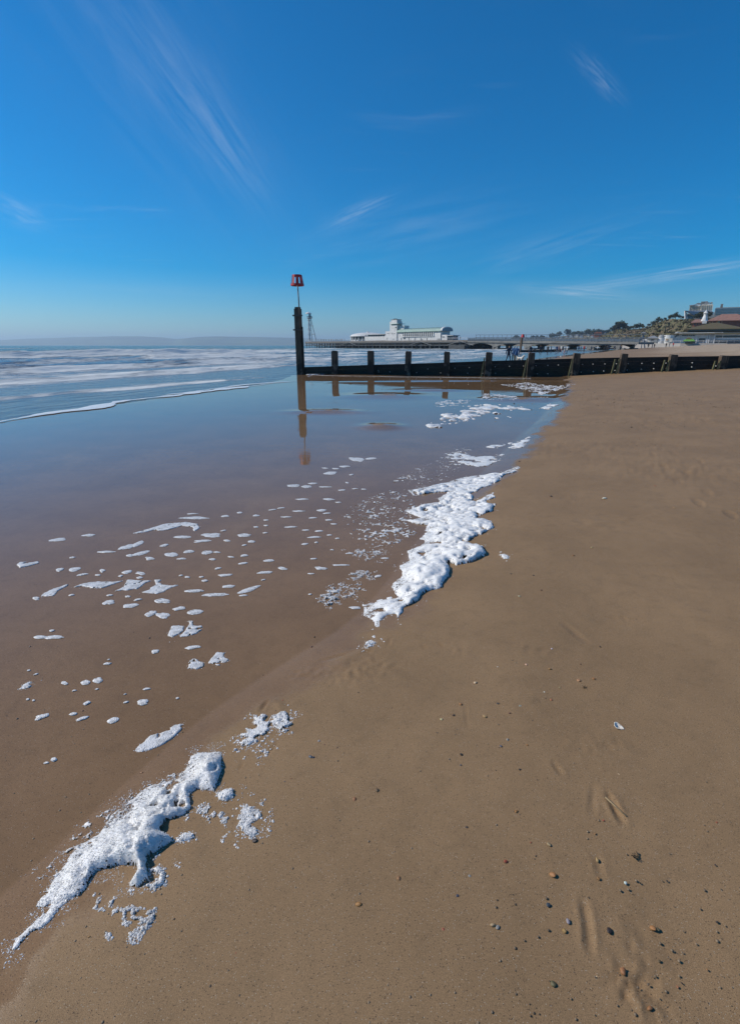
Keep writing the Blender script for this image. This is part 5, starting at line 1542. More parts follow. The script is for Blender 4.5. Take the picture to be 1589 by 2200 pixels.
# promenade slab behind the beach
m = MB(); pts = [(1336, 262), (1400, 246), (1460, 236), (1560, 226), (1700, 222)]
zP = atY(1460, 737.5, 236)[2]
for (a, ya), (b, yb) in zip(pts[:-1], pts[1:]):
    A_ = atY(a, 742, ya); B_ = atY(b, 742, yb)
    m.add([(A_[0], ya, 0), (B_[0], yb, 0), (B_[0], yb + 150, 0), (A_[0], ya + 150, 0), (A_[0], ya, zP), (B_[0], yb, zP), (B_[0], yb + 150, zP), (A_[0], ya + 150, zP)],
          [(4, 5, 6, 7), (0, 1, 5, 4)])
o = m.build('promenade', MAT['pale']); props(o, 'raised seafront promenade above the sand', None, None, 'structure')
wl_ = empty('sea_wall_railing', (*atY(1336, 742, 262)[:2], zP), 'pale railing along the edge of the promenade', 'railing')
for (a, ya), (b, yb) in zip(pts[:-1], pts[1:]):
    A_ = Vector((*atY(a, 742, ya)[:2], zP)); B_ = Vector((*atY(b, 742, yb)[:2], zP)); L = (B_ - A_).length; n = int(L / 2.5)
    for i in range(n):
        q = A_.lerp(B_, i / n) + Vector((0, 0.3, 0)); MB().bar(q, q + Vector((0, 0, 1.1)), 0.07, 4).build('rail_post', MAT['ltsteel'], wl_)
    for z in (1.1, 0.6):
        MB().bar(A_ + Vector((0, 0.3, z)), B_ + Vector((0, 0.3, z)), 0.06, 4).build('rail', MAT['ltsteel'], wl_)

# pier-approach building: two-tier mossy roof and cupola
b = bthing('pavilion_restaurant', 1520, 737, 240, 'white seafront building with two-tier mossy brown roof and white cupola', 'building')
bpart(b, 'wall', 'white', 1456, 1600, 714, 737.6, 240, 26)
hip(b, 'lower_roof', 'brownroof', 1452, 1604, 708.5, 716.5, 239, 30, 0.55, 1.5)
bpart(b, 'clerestory', 'dark', 1478, 1592, 705, 711, 246, 14)
hip(b, 'upper_roof', 'brownroof', 1474, 1596, 692, 706.2, 245, 18, 0.10, 1.0)
bpart(b, 'cupola_base', 'white', 1507, 1517, 689, 695, 253, 3.0)
c = atY(1512, 689, 254.5)
cu = MB((c[0], c[1], c[2])).lathe((0, 0, 0), [(1.5, -0.2), (1.0, 1.4), (0.75, 2.2), (0.75, 3.2), (1.15, 3.25), (0.3, 4.3), (0.05, 4.9)], 10).build('cupola', MAT['white'], b)
for i in range(6):
    bpart(b, 'window', 'dark', 1464 + i * 4.6, 1468 + i * 4.6, 719.5, 722, 239.9, 0.3)
for i in range(6):
    bpart(b, 'window', 'blueglass', 1464 + i * 4.6, 1468 + i * 4.6, 715.5, 718.3, 239.85, 0.3)
for px0, px1, r0, r1, mt in ((1500, 1513, 727, 735, 'dark'), (1534, 1550, 721, 725, 'dark'), (1534, 1550, 714.5, 716.5, 'dark'), (1552, 1589, 721, 725, 'dark'), (1552, 1589, 713.5, 716, 'dark'), (1534, 1589, 730, 737, 'dark'), (1484, 1492, 731, 737, 'dark')):
    bpart(b, 'window', mt, px0, px1, r0, r1, 239.8, 0.4)
for px in (1494, 1517, 1521, 1532.5):
    bpart(b, 'pier_wall', 'white', px, px + 2.2, 716, 737.6, 238.6, 1.6)
bpart(b, 'blue_door', 'blueglass', 1523.5, 1528, 731, 737.4, 239.6, 0.6)
# red-brick hall behind
b = bthing('brick_hall', 1555, 706, 285, 'red brick hall with pink tiled roof behind the mossy-roofed building', 'building')
bpart(b, 'wall', 'brick', 1524, 1606, 687, 712, 285, 14)
hip(b, 'roof', 'pinkroof', 1522, 1608, 673, 688, 284, 16, 0.35, 1.0)
for px in (1528, 1537, 1548):
    bpart(b, 'buttress', 'sandbrick', px, px + 2.4, 686.5, 703, 284, 1.2)
bpart(b, 'window', 'copper', 1538.5, 1544, 688, 702, 284.7, 0.5)
b2 = bthing('brick_house', 1500, 702, 290, 'small red brick house with clay roof beside the brick hall', 'building')
bpart(b2, 'wall', 'brick', 1487, 1508, 692, 703, 290, 12)
hip(b2, 'roof', 'pinkroof', 1486, 1509, 685, 692.5, 289.5, 13, 0.5, 0.7)
for px in (1490, 1496, 1502): bpart(b2, 'window', 'dark', px, px + 2.5, 695, 698, 289.8, 0.4)
# conference hall: big grey roof with glazed white gable
YC = 330.0
b = bthing('conference_hall', 1500, 686, YC, 'cliff-top hall with wide grey roof and glazed white-framed gable', 'building')
bpart(b, 'wall', 'greyroof', 1491, 1534, 675, 687, YC + 2, 30)
def quad(parent, name, mat, pts, Y0, thick):
    v = [tuple(atY(px, r, y)) for px, r, y in pts]; n = len(v)
    MB().add(v + [(x_, y_ + thick, z_ - 0.1) for x_, y_, z_ in v], [tuple(range(n)), tuple(range(n, 2 * n))[::-1]] + [(k, n + k, n + (k + 1) % n, (k + 1) % n) for k in range(n)]).build(name, MAT[mat], parent)
quad(b, 'roof', 'greyroof', [(1470.5, 667.3, YC - 2), (1526, 666.8, YC + 14), (1535, 673, YC + 8), (1492, 678.5, YC - 2)], YC, 0.8)
quad(b, 'gable_glass', 'blueglass', [(1475.5, 675.5, YC), (1477, 673.8, YC), (1490.5, 677.6, YC), (1488, 685, YC), (1476, 685, YC)], YC, 0.5)
quad(b, 'gable_frame', 'white', [(1470.2, 667.2, YC - 0.6), (1475.8, 674.0, YC - 0.6), (1475, 685.0, YC - 0.6), (1470.8, 684.6, YC - 0.6)], YC, 0.8)
quad(b, 'gable_frame', 'white', [(1477, 673.6, YC - 0.7), (1492.3, 677.6, YC - 0.7), (1491.2, 685.5, YC - 0.7), (1490.2, 679, YC - 0.7), (1477, 674.9, YC - 0.7)], YC, 0.7)
# hotel above it
YH = 385.0
h = bthing('hotel', 1500, 668, YH, 'tall white cliff-top hotel with stepped turrets and grey mansard roofs', 'hotel')
bpart(h, 'wall', 'cream', 1479, 1504, 657.5, 675, YH, 24)
bpart(h, 'wall', 'cream', 1503.8, 1529, 654.5, 675, YH - 3, 26)
for px0, px1, r0, r1 in ((1481, 1484, 656, 658), (1486, 1489, 655.5, 658), (1491, 1494.5, 654.5, 658), (1496, 1503, 651.5, 658), (1506, 1511, 649, 655), (1519, 1523, 650.5, 655), (1525.5, 1529, 650, 655)):
    bpart(h, 'turret', 'white', px0, px1, r0, r1, YH - 1, 6)
    hip(h, 'turret_roof', 'greyroof', px0, px1, r0 - 1.6, r0, YH - 1, 6, 0.3, 0.3)
bpart(h, 'mansard', 'greyroof', 1504.5, 1519, 647.5, 654.7, YH - 1, 20)
for i in range(7):
    for j in range(4):
        bpart(h, 'window', 'dark', 1480.5 + i * 3.3, 1482 + i * 3.3, 659 + j * 2.3, 660.4 + j * 2.3, YH - 0.15, 0.3)
for i in range(6):
    for j in range(4):
        bpart(h, 'window', 'dark', 1506 + i * 3.8, 1507.5 + i * 3.8, 656.5 + j * 2.6, 658.0 + j * 2.6, YH - 3.15, 0.3)
b = bthing('modern_block', 1560, 672, 400, 'modern flat-roofed grey block with glass floors beside the hotel', 'building')
bpart(b, 'wall', 'greyroof', 1534, 1610, 660, 685, 400, 25)
for i in range(4): bpart(b, 'window_band', 'blueglass', 1535, 1608, 662 + i * 3.6, 664 + i * 3.6, 399.8, 0.5)
bpart(b, 'lift_tower', 'concrete', 1547, 1552, 653, 660.2, 402, 6)
# low white buildings with domes along the promenade
b = bthing('domed_kiosk', 1418, 737, 245, 'white drum kiosk with grey dome on the promenade', 'kiosk')
def drum(parent, px, r0, r1, Y, rad_px, dome, wallmat='white', domemat='greyroof'):
    c = atY(px, r1, Y + 4); z0 = c[2]; z1 = atY(px, r0, Y + 4)[2]; r = rad_px / FPX * Y * 1.03
    MB((c[0], c[1], 0)).lathe((0, 0, 0), [(r, z0), (r, z1)], 20).build('drum', MAT[wallmat], parent, False)
    if dome: MB((c[0], c[1], z1)).lathe((0, 0, 0), [(r * 1.03, -0.05)] + [(r * 0.98 * math.cos(a), r * 0.85 * math.sin(a)) for a in np.linspace(0.05, 1.5, 8)], 20).build('dome', MAT[domemat], parent, True)
drum(b, 1418, 725, 738, 245, 6.3, True)
b = bthing('domed_hall', 1450, 737, 250, 'taller white drum with grey dome between the seafront kiosks', 'building')
drum(b, 1450.5, 717.5, 738, 252, 5.2, True)
bpart(b, 'wall', 'white', 1443, 1460, 722, 738, 253, 10)
b = bthing('round_cafe', 1434, 737, 243, 'round white flat-topped cafe with cream front on the promenade', 'building')
drum(b, 1434, 720, 738, 244, 10.5, False)
bpart(b, 'front', 'cream', 1428, 1443, 727, 735, 243.2, 2)
bpart(b, 'window', 'sandbrick', 1430, 1434, 728.5, 732.5, 243.0, 0.4)
bpart(b, 'window', 'dark', 1425.5, 1429, 721.5, 723, 241.2, 0.8)
b = bthing('gabled_kiosk', 1400, 737, 250, 'cream kiosk with pointed roof on the promenade', 'kiosk')
bpart(b, 'wall', 'cream', 1391, 1410, 726, 738, 250, 8); hip(b, 'roof', 'greyroof', 1390.5, 1410.5, 720.8, 726.2, 249.5, 9, 0.2, 0.4)
bpart(b, 'window', 'dark', 1397, 1403, 729.5, 733, 249.8, 0.4)
b = bthing('flat_kiosk', 1384, 737, 254, 'low white flat-roofed kiosk at the pier entrance', 'kiosk')
bpart(b, 'wall', 'white', 1377, 1390, 728, 739, 254, 7); bpart(b, 'window', 'dark', 1381, 1386, 731.5, 735, 253.8, 0.4)
b = bthing('white_terrace', 1470, 737, 246, 'long white terrace wall with sloping top beside the round cafe', 'building')
quad(b, 'wall', 'white', [(1444, 737.8, 246), (1444, 732, 246), (1452, 723, 246), (1462, 720.5, 246), (1462, 737.8, 246)], 246, 6)
gz = bthing('gazebo', 1480, 737, 232, 'green canvas gazebo with brown peak outside the white building', 'gazebo')
hip(gz, 'canopy', 'green', 1467, 1491, 726.3, 732.0, 232, 5.2, 0.35, 0.2)
hip(gz, 'peak', 'brownroof', 1473, 1485, 724.5, 727.5, 233.2, 2.8, 0.25, 0.1)
for px in (1467.5, 1475, 1483, 1490.3): bpart(gz, 'leg', 'rail', px, px + 0.5, 731.5, 738, 232.2, 0.14)
bpart(gz, 'counter', 'dark', 1470, 1488, 734, 738, 234, 2)
# lookout frame with ramp on the sand by the pier root
lk = bthing('beach_lookout', 1380, 746, 225, 'grey metal lookout frame with long ramp ladder at the pier root', 'lookout')
def P3(px, r, Y): return Vector(atY(px, r, Y))
for a, b_ in (((1355, 748, 222), (1381, 722, 226)), ((1358, 748.5, 222), (1384, 722, 226))): MB().bar(P3(*a), P3(*b_), 0.16, 5).build('ramp_rail', MAT['ladder'], lk)
for i in range(9):
    q = i / 9; MB().bar(P3(1355, 748, 222).lerp(P3(1381, 722, 226), q), P3(1358, 748.5, 222).lerp(P3(1384, 722, 226), q), 0.09, 4).build('rung', MAT['ladder'], lk)
for a, b_ in (((1376, 748, 224), (1379.5, 717, 226)), ((1385, 748, 224), (1380.5, 717, 226)), ((1377, 748, 228), (1380, 717, 228)), ((1383, 748, 228), (1381, 717, 228))): MB().bar(P3(*a), P3(*b_), 0.15, 5).build('leg', MAT['ladder'], lk)
bpart(lk, 'cabin', 'dark', 1377.5, 1385, 715, 719.5, 225, 2.0); hip(lk, 'roof', 'greyroof', 1377, 1385.5, 713.6, 715.1, 224.8, 2.4, 0.4, 0.2)

# far houses on the wooded coast
HS = [(1150, 727.5, 5, 2.5, 1500), (1171, 726, 4, 2.5, 1450), (1182, 727, 3, 2, 1400), (1204, 726, 4, 3, 1180), (1216, 724.5, 4, 3, 1150), (1225, 725.2, 7, 4, 1080), (1237, 724, 8, 5, 1060), (1247, 724.5, 6, 4, 1040), (1271, 723.5, 6, 3.5, 980), (1262, 722, 5, 3, 990), (1196, 727, 4, 2, 1200)]
for i, (px, r, w_, h_, Y) in enumerate(HS):
    t_ = bthing('far_house', px, r, Y - 60, 'tiny pale house among trees on the far coast', 'house', 'pale houses on the far coast')
    bpart(t_, 'wall', 'white' if i % 3 else 'cream', px - w_ / 2, px + w_ / 2, r - h_ * 0.6, r + 1.5, Y - 60, 10)
    hip(t_, 'roof', 'pinkroof' if i % 4 == 0 else 'greyroof', px - w_ / 2, px + w_ / 2, r - h_, r - h_ * 0.6, Y - 60, 10, 0.4, 0.5)
t_ = bthing('brick_flats', 1282, 722, 610, 'pinkish brick block of flats on the wooded coast', 'building')
bpart(t_, 'wall', 'brick', 1275, 1291, 714.5, 726, 640, 14); bpart(t_, 'roof_block', 'brick', 1279, 1284, 712.8, 714.6, 642, 8); bpart(t_, 'roof_block', 'brick', 1286, 1290.5, 713.2, 714.6, 642, 8)
for i in range(5):
    for j in range(3): bpart(t_, 'window', 'dark', 1276.5 + i * 2.9, 1277.8 + i * 2.9, 715.8 + j * 2.2, 716.9 + j * 2.2, 639.7, 0.5)

# ------------------------------------------------------------------ a second groyne farther along the beach
def far_groyne():
    pts = [(1117, 757.0), (1135, 756.8), (1152, 756.3), (1168, 756), (1185, 755.6), (1202, 755.0)]
    P = [Vector(ground_hit(a, b)) for a, b in pts]
    P0 = Vector((*_flat(1117, 757.5), 0)); d = (Vector((*_flat(1202, 755.5), 0)) - P0)
    g = empty('far_groyne', P0, 'low distant timber groyne with tall marked post beyond the walkers', 'groyne')
    e = (d.x, d.y); L = d.length; sc = FPX / (P0.y * 0.95)
    ph = 6.0 / sc
    for i in range(7):
        s = L * i / 6; hgt = ph if i else 30.0 / sc
        MB(P0, e).box(s - 0.22, s + 0.22, -0.2, 0.2, -0.6, hgt).build('post', MAT['post'], g)
    for i in range(6):
        for k in range(2):
            MB(P0, e).box(L * i / 6 + 0.05, L * (i + 1) / 6 - 0.05, 0.21, 0.31, -0.5 + 0.55 * k, 0.03 + 0.55 * k).build('plank', MAT['timber'], g)
    mk = empty('far_beacon', P0, 'red basket topmark on the distant groyne post against the pier', 'beacon')
    MB(P0, e).bar((0, -0.3, 14.0 / sc), (0, -0.3, 33 / sc), 0.06, 6).build('pole', MAT['steel'], mk)
    MB(P0, e).lathe((0, -0.3, 31.0 / sc), [(0.42, 0), (0.42, 0.12), (0.30, 0.62), (0.30, 0.72)], 12).build('basket', MAT['red'], mk)
    # stumps of another one, almost buried
    for i, (px, py) in enumerate(((1237, 752), (1254, 751.5), (1272, 751.3), (1220, 752.5))):
        x, y, z = ground_hit(px, py)
        o = MB((x, y, z)).box(-0.2, 0.2, -0.2, 0.2, -0.3, 0.55, (0.03, 0.02, 0.0, 0.04)).build('stump', MAT['post'])
        props(o, 'short dark timber stump showing above the far sand', 'stump', 'buried groyne stumps on the far sand')


far_groyne()

# ------------------------------------------------------------------ trees and scrub
def crown_mesh(seed, n=420, rx=1.0, rz=0.8):
    rng = np.random.default_rng(seed)
    lob = rng.normal(size=(9, 3)); lob /= np.linalg.norm(lob, axis=1)[:, None]; lob *= np.array([0.55, 0.55, 0.45]) * (0.5 + 0.7 * rng.random((9, 1)))
    r = 0.32 + 0.22 * rng.random(9)
    P = []
    for _ in range(n):
        k = rng.integers(0, 9); q = rng.normal(size=3); q /= np.linalg.norm(q); P.append(lob[k] + q * r[k] * (0.6 + 0.45 * rng.random()))
    P = np.array(P) * np.array([rx, rx, rz]); P[:, 2] += 0.75
    a = rng.normal(size=(n, 3)); b = rng.normal(size=(n, 3)); a /= np.linalg.norm(a, axis=1)[:, None]; b = np.cross(a, b); b /= np.linalg.norm(b, axis=1)[:, None]
    s = (0.06 + 0.08 * rng.random((n, 1)))
    V = np.stack([P - a * s, P + b * s, P + a * s, P - b * s], 1).reshape(-1, 3)
    return np_mesh('crown', V, np.arange(4 * n).reshape(n, 4), False)


CROWNS = [crown_mesh(k) for k in range(5)]
for m_ in CROWNS: m_.materials.append(MAT['leaf'])
SCRUBC = [crown_mesh(20 + k, 260, 1.2, 0.6) for k in range(4)]
for m_ in SCRUBC: m_.materials.append(MAT['scrub'])
tm = MB().bar((0, 0, -0.6), (0.03, 0.02, 0.5), 0.07, 6, 0.045).bar((0.03, 0.02, 0.45), (0.3, 0.1, 0.85), 0.04, 5, 0.015).bar((0.03, 0.02, 0.4), (-0.25, 0.12, 0.8), 0.035, 5, 0.012).bar((0.03, 0.02, 0.5), (0.0, -0.2, 0.95), 0.035, 5, 0.012)
TRUNK = tm.build('trunk', MAT['trunk']).data
bpy.data.objects.remove(bpy.data.objects['trunk'])


def tree(px, row, Y, size, i, label, group, shrub=False):
    """row is where its foot stands"""
    p = atY(px, row, Y)
    t = empty('bush' if shrub else 'tree', tuple(p), label, 'bush' if shrub else 'tree', group)
    c = link('crown', (SCRUBC[i % 4] if shrub else CROWNS[i % 5]), None, t); k = link('trunk', TRUNK, None, t)
    for q in (c, k):
        q.scale = (size * random.uniform(0.85, 1.2), size * random.uniform(0.85, 1.2), size * random.uniform(0.85, 1.15))
    c.rotation_euler = (0, 0, random.uniform(0, 6.28))


random.seed(5)
i = 0
# the big rounded clump on the cliff and the trees of the skyline
for px, row, Y, s in ((1322, 710, 520, 4.5), (1329, 708, 518, 5.5), (1336, 707, 516, 5.2), (1341, 709, 515, 4.0), (1316, 713, 530, 3.6), (1333, 704, 519, 4.0)):
    tree(px, row, Y, s, i, 'dark evergreen tree of the big rounded clump on the cliff brow', 'rounded tree clump on the cliff'); i += 1
for px, row, Y, s in ((1358, 708, 500, 3.0), (1365, 706.5, 495, 3.4), (1372, 706, 492, 3.2), (1349, 710, 505, 2.6), (1380, 706, 480, 2.2)):
    tree(px, row, Y, s, i, 'dark tree in the lower clump next along the cliff brow', 'second tree clump on the cliff'); i += 1
for px, row, Y, s in ((1394, 702, 455, 2.6), (1400, 699, 446, 3.2), (1406, 696, 438, 3.4), (1413, 692, 430, 3.4), (1420, 691, 424, 2.6), (1428, 689, 418, 2.4), (1437, 687, 408, 2.8), (1444, 684, 400, 3.2), (1450, 683, 396, 3.4), (1457, 684, 390, 2.4), (1464, 686, 384, 2.2), (1388, 706, 462, 2.2)):
    tree(px, row, Y, s * 0.72, i, 'wind-bent tree on the cliff crest below the hotel', 'trees along the cliff crest'); i += 1
for px, row, Y, s in ((1500, 684, 318, 2.6), (1508, 683, 316, 2.2), (1493, 686, 316, 1.8), (1515, 682, 320, 2.6), (1521, 681, 322, 2.2)):
    tree(px, row, Y, s, i, 'garden tree before the grey-roofed cliff-top hall', 'garden trees by the hall'); i += 1
for k in range(60):
    px = random.uniform(1095, 1330); row = np.interp(px, [1050, 1100, 1160, 1210, 1260, 1310, 1400], [733, 729, 727, 722, 718.5, 717, 712]) + random.uniform(-0.3, 2.5)
    Y = np.interp(px, [1100, 1160, 1210, 1260, 1330], [1570, 1370, 1160, 1010, 880]); tree(px, row + 0.6, Y, random.uniform(4.0, 7.5), i, 'small dark tree in the belt along the far coast', 'trees along the far coast'); i += 1
for px, row, Y, s in ((1110, 728, 1560, 8), (1106, 729, 1560, 7), (1201, 722, 1180, 7), (1217, 718.5, 1120, 8)):
    tree(px, row, Y, s, i, 'taller tree standing out of the far coastal belt', 'tall trees of the far coast'); i += 1
# scrub on the cliff face
nr, ncx = CLIFF.shape[1], CLIFF.shape[0]
for k in range(85):
    a = random.randrange(4, ncx - 4); b_ = random.randrange(2, nr - 5); q = CLIFF[a, b_]
    t = empty('bush', tuple(q), 'low brown green bush on the scrubby cliff slope', 'bush', 'bushes on the cliff slope')
    c = link('crown', SCRUBC[k % 4] if k % 6 else CROWNS[k % 5], None, t); s = random.uniform(1.2, 3.0); c.scale = (s, s, s * 0.7); c.location = (0, 0, -0.3 * s); c.rotation_euler = (0, 0, random.uniform(0, 6.28))
# rough grass and bramble that nobody could count
rngs = np.random.default_rng(9); n = 7000
a = rngs.integers(1, ncx - 1, n); b_ = rngs.integers(1, nr - 4, n); P = CLIFF[a, b_] + (rngs.random((n, 3)) - 0.5) * np.array([5, 12, 0.4])
A = rngs.normal(size=(n, 3)); A /= np.linalg.norm(A, axis=1)[:, None]; B = np.cross(A, rngs.normal(size=(n, 3))); B /= np.linalg.norm(B, axis=1)[:, None]
s = 0.3 + 0.7 * rngs.random((n, 1)); V = np.stack([P - A * s, P + B * s, P + A * s, P - B * s], 1).reshape(-1, 3)
o = link('scrub', np_mesh('scrub', V, np.arange(4 * n).reshape(n, 4), False), MAT['scrub']); props(o, 'brown bramble and rough grass covering the cliff face', None, None, 'stuff')

# ------------------------------------------------------------------ people
CL = {n: flat_mat(n, c, 0.85) for n, c in {'navy_cloth': (0.018, 0.028, 0.055), 'blue_cloth': (0.035, 0.10, 0.23), 'black_cloth': (0.015, 0.015, 0.018), 'khaki_cloth': (0.20, 0.15, 0.095), 'white_cloth': (0.62, 0.60, 0.57),
      'jeans_cloth': (0.045, 0.065, 0.11), 'pink_cloth': (0.45, 0.20, 0.19), 'grey_cloth': (0.16, 0.16, 0.17), 'red_cloth': (0.35, 0.03, 0.03), 'skin': (0.48, 0.29, 0.20), 'brown_hair': (0.05, 0.03, 0.018), 'grey_hair': (0.36, 0.34, 0.32), 'white_fur': (0.60, 0.56, 0.50)}.items()}


def skin_mesh(name, joints, edges, root, sub=1):
    me = bpy.data.meshes.new(name); me.from_pydata([j[0] for j in joints], edges, [])
    o = bpy.data.objects.new(name, me); COL.objects.link(o)
    o.modifiers.new('skin', 'SKIN'); sv = me.skin_vertices[0].data
    for k, j in enumerate(joints):
        r = j[1]; sv[k].radius = r if isinstance(r, tuple) else (r, r); sv[k].use_root = (k == root)
    s = o.modifiers.new('sub', 'SUBSURF'); s.levels = s.render_levels = sub
    dg = bpy.context.evaluated_depsgraph_get(); m2 = bpy.data.meshes.new_from_object(o.evaluated_get(dg))
    bpy.data.objects.remove(o); m2.polygons.foreach_set('use_smooth', np.full(len(m2.polygons), True))
    return m2


def person_mesh(name, stride, arm, coat):
    """facing -y, 1.72 m tall; stride and arm swing in metres, coat hem height"""
    J = [((0, 0, 0.95), (0.155, 0.115)), ((0, 0, 1.15), (0.145, 0.11)), ((0, 0, 1.36), (0.165, 0.115)), ((0, -0.01, 1.47), (0.065, 0.065)), ((0, -0.02, 1.53), (0.062, 0.065)), ((0, -0.03, 1.62), (0.085, 0.10)), ((0, -0.02, 1.69), (0.06, 0.075))]
    E_ = [(0, 1), (1, 2), (2, 3), (3, 4), (4, 5), (5, 6)]
    for sgn in (-1, 1):
        sw = stride * sgn; aw = -arm * sgn; b = len(J)
        J += [((sgn * 0.10, sw * 0.1, 0.86), (0.105, 0.105)), ((sgn * 0.10, -sw * 0.45 - 0.03, 0.50), (0.07, 0.075)), ((sgn * 0.10, -sw + (0.05 if sw < 0 else 0), 0.10), (0.045, 0.05)), ((sgn * 0.11, -sw - 0.14, 0.045), (0.045, 0.04))]
        E_ += [(0, b), (b, b + 1), (b + 1, b + 2), (b + 2, b + 3)]
        c = len(J)
        J += [((sgn * 0.20, 0, 1.38), (0.075, 0.075)), ((sgn * 0.25, aw * 0.4 + 0.02, 1.12), (0.055, 0.055)), ((sgn * 0.25, aw - 0.06, 0.90), (0.042, 0.042)), ((sgn * 0.24, aw - 0.10, 0.80), (0.036, 0.045))]
        E_ += [(2, c), (c, c + 1), (c + 1, c + 2), (c + 2, c + 3)]
    m = skin_mesh(name, J, E_, 0, 1)
    for n_ in ('navy_cloth', 'jeans_cloth', 'skin', 'brown_hair', 'black_cloth'): m.materials.append(CL[n_])
    for p in m.polygons:
        c = p.center
        if c.z > 1.50: p.material_index = 3 if (c.z > 1.66 or c.y > 0.0) else 2
        elif c.z < 0.085: p.material_index = 4
        elif abs(c.x) > 0.19 and c.z < 0.87: p.material_index = 2
        elif c.z > coat or abs(c.x) > 0.185 and c.z > 0.86: p.material_index = 0
        else: p.material_index = 1
    return m


PM = [person_mesh('walker', 0.24, 0.20, 0.78), person_mesh('walker_pacing', 0.14, 0.10, 0.70), person_mesh('stander', 0.03, 0.02, 0.80)]


def person(px, head_row, size_px, Y, pose, top, leg, face, label, group=None, hair='brown_hair', foot_z=None):
    """placed at distance Y; standing on the ground there (or on foot_z)"""
    d = pix_dir(px, head_row); x = d[0] / d[1] * Y
    z = one_height(x, Y) if foot_z is None else foot_z
    o = link('person', PM[pose], None, None, (x, Y, z))
    o.rotation_euler = (0, 0, face)
    for k, n_ in ((0, top), (1, leg), (3, hair)):
        o.material_slots[k].link = 'OBJECT'; o.material_slots[k].material = CL[n_]
    props(o, label, 'person', group)
    return o


def ydist(px, foot):
    return ground_hit(px, foot)[1]


P0 = math.pi
person(1093, 749, 0, 58.0, 0, 'navy_cloth', 'jeans_cloth', 0.35, 'person in dark navy coat and jeans walking in the shallows')
person(1110, 745.5, 0, 56.0, 1, 'blue_cloth', 'khaki_cloth', P0 - 0.3, 'person in blue jacket and khaki trousers walking through the shallows', hair='grey_hair')
person(1104, 747, 0, 60.0, 1, 'blue_cloth', 'black_cloth', P0 - 0.2, 'person in blue coat and black trousers close beside the khaki-trousered walker', hair='grey_hair')
person(1140, 746, 0, 100.0, 0, 'navy_cloth', 'black_cloth', 0.2, 'person in dark clothes stooping past the distant groyne', hair='brown_hair')
person(1213, 745, 0, 112.0, 1, 'white_cloth', 'pink_cloth', 1.2, 'person in white top standing on the far sand beside a dark-trousered companion', hair='brown_hair')
person(1218, 744, 0, 113.0, 2, 'white_cloth', 'black_cloth', 1.4, 'person in pale jacket and dark trousers on the far sand', hair='brown_hair')
for k, (px, Y, tp) in enumerate(((1299, 150, 'black_cloth'), (1304, 148, 'black_cloth'), (1308.5, 152, 'navy_cloth'))):
    person(px, 742, 0, Y, k % 3, tp, 'black_cloth', 1.0 + k, 'dark-clad person in the group of three on the far beach', 'group of three on the far beach')
for k, (px, Y, tp, lg) in enumerate(((1196, 128, 'blue_cloth', 'grey_cloth'), (1201, 140, 'pink_cloth', 'grey_cloth'), (1206, 150, 'white_cloth', 'pink_cloth'), (1243, 165, 'blue_cloth', 'black_cloth'), (1248, 170, 'navy_cloth', 'black_cloth'), (1177, 124, 'black_cloth', 'black_cloth'), (1161, 126, 'navy_cloth', 'black_cloth'), (1184, 135, 'black_cloth', 'navy_cloth'), (1255, 150, 'red_cloth', 'black_cloth'), (1270, 172, 'grey_cloth', 'navy_cloth'), (1284, 180, 'white_cloth', 'navy_cloth'), (1320, 182, 'navy_cloth', 'grey_cloth'), (1332, 190, 'grey_cloth', 'black_cloth'))):
    person(px, 742, 0, Y, k % 3, tp, lg, k * 1.1, f"tiny person in {tp.split('_')[0]} top and {lg.split('_')[0]} trousers strolling by the pier neck", 'strollers by the pier neck')
for k, (px, Y) in enumerate(((1392, 205), (1400, 200), (1405, 203), (1362, 214), (1430, 200), (1437, 201), (1445, 199))):
    person(px, 742, 0, Y, k % 3, ('black_cloth', 'navy_cloth', 'red_cloth', 'grey_cloth')[k % 4], 'jeans_cloth', k * 0.9, f"tiny person in {('black', 'navy', 'red', 'grey')[k % 4]} top on the sand below the promenade wall", 'people below the promenade wall')
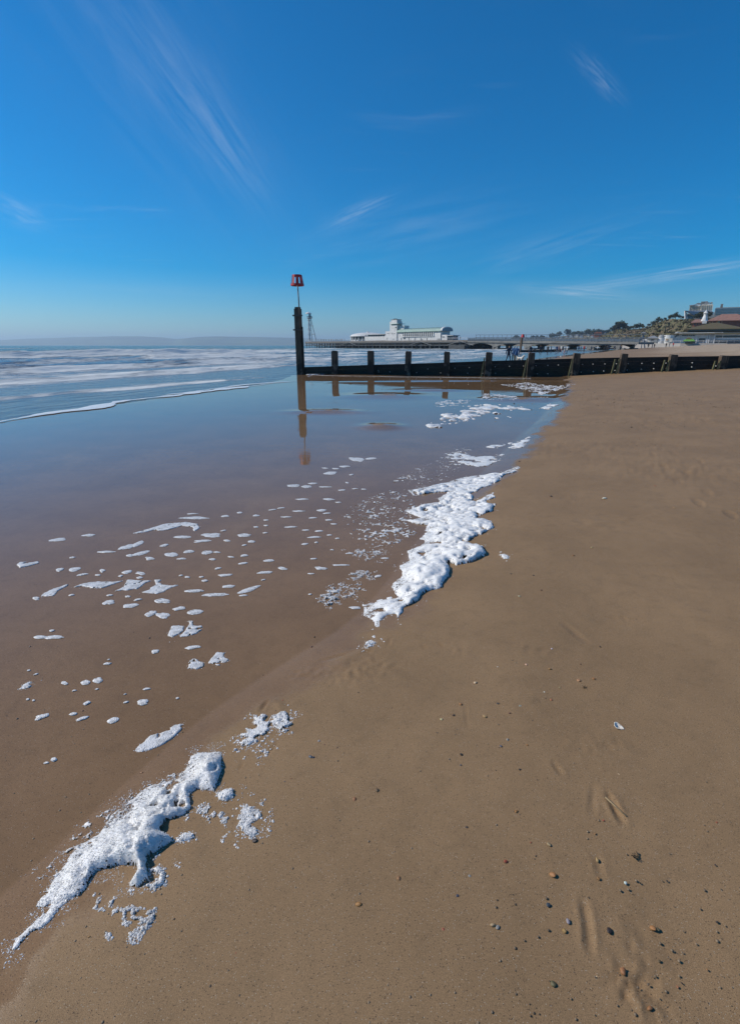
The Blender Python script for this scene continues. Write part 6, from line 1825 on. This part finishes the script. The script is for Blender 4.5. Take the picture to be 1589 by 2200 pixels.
for k in range(22):
    px = (690, 700, 706, 712, 717, 722, 726, 731, 735, 684, 695, 740, 973, 977, 983, 988, 1040, 1085, 1125, 1165, 1225, 1260)[k]
    back = 2.0 if px < 1000 else 3.0
    s_ = on_pier(px, 731, back)[0]; q = PA + PE * s_ + PNRM * back
    o = link('person', PM[k % 3], None, None, (q[0], q[1], PIERZ if px < 1000 else PIERTOP(s_))); o.rotation_euler = (0, 0, k * 1.3)
    o.material_slots[0].link = 'OBJECT'; o.material_slots[0].material = CL[('black_cloth', 'navy_cloth', 'grey_cloth', 'red_cloth', 'blue_cloth')[k % 5]]
    props(o, f"tiny person in {('black', 'navy', 'grey', 'red', 'blue')[k % 5]} top {'by the theatre on the pier head' if px < 1000 else 'on the pier neck'}", 'person', 'people on the pier deck')


def dog():
    J = [((0, 0.22, 0.42), 0.085), ((0, 0, 0.42), 0.09), ((0, -0.22, 0.44), 0.105), ((0, -0.33, 0.56), 0.06), ((0, -0.40, 0.64), 0.062), ((0, -0.52, 0.61), 0.032), ((0, 0.36, 0.52), 0.02), ((0, 0.44, 0.62), 0.014)]
    E_ = [(0, 1), (1, 2), (2, 3), (3, 4), (4, 5), (0, 6), (6, 7)]
    for s_ in (-1, 1):
        b = len(J); J += [((s_ * 0.08, -0.22, 0.34), 0.05), ((s_ * 0.08, -0.20 + s_ * 0.04, 0.17), 0.028), ((s_ * 0.08, -0.24 + s_ * 0.05, 0.02), 0.026)]; E_ += [(2, b), (b, b + 1), (b + 1, b + 2)]
        b = len(J); J += [((s_ * 0.08, 0.18, 0.32), 0.055), ((s_ * 0.08, 0.30 - s_ * 0.03, 0.17), 0.028), ((s_ * 0.08, 0.24 - s_ * 0.05, 0.02), 0.026)]; E_ += [(0, b), (b, b + 1), (b + 1, b + 2)]
        b = len(J); J += [((s_ * 0.055, -0.385, 0.71), 0.016)]; E_ += [(4, b)]
    m = skin_mesh('dog', J, E_, 1); m.materials.append(CL['white_fur'])
    d = pix_dir(1117, 768); Y = 54.0; x = d[0] / d[1] * Y
    o = link('dog', m, None, None, (x, Y, max(one_height(x, Y), -0.03))); o.rotation_euler = (0, 0, 0.6); o.scale = (1.15, 1.15, 1.15)
    props(o, 'pale dog trotting beside the walkers in the shallows', 'dog')


dog()
for o in list(bpy.data.objects):
    if o.name.startswith('person') and o.location.z < -0.05: o.location.z = -0.05
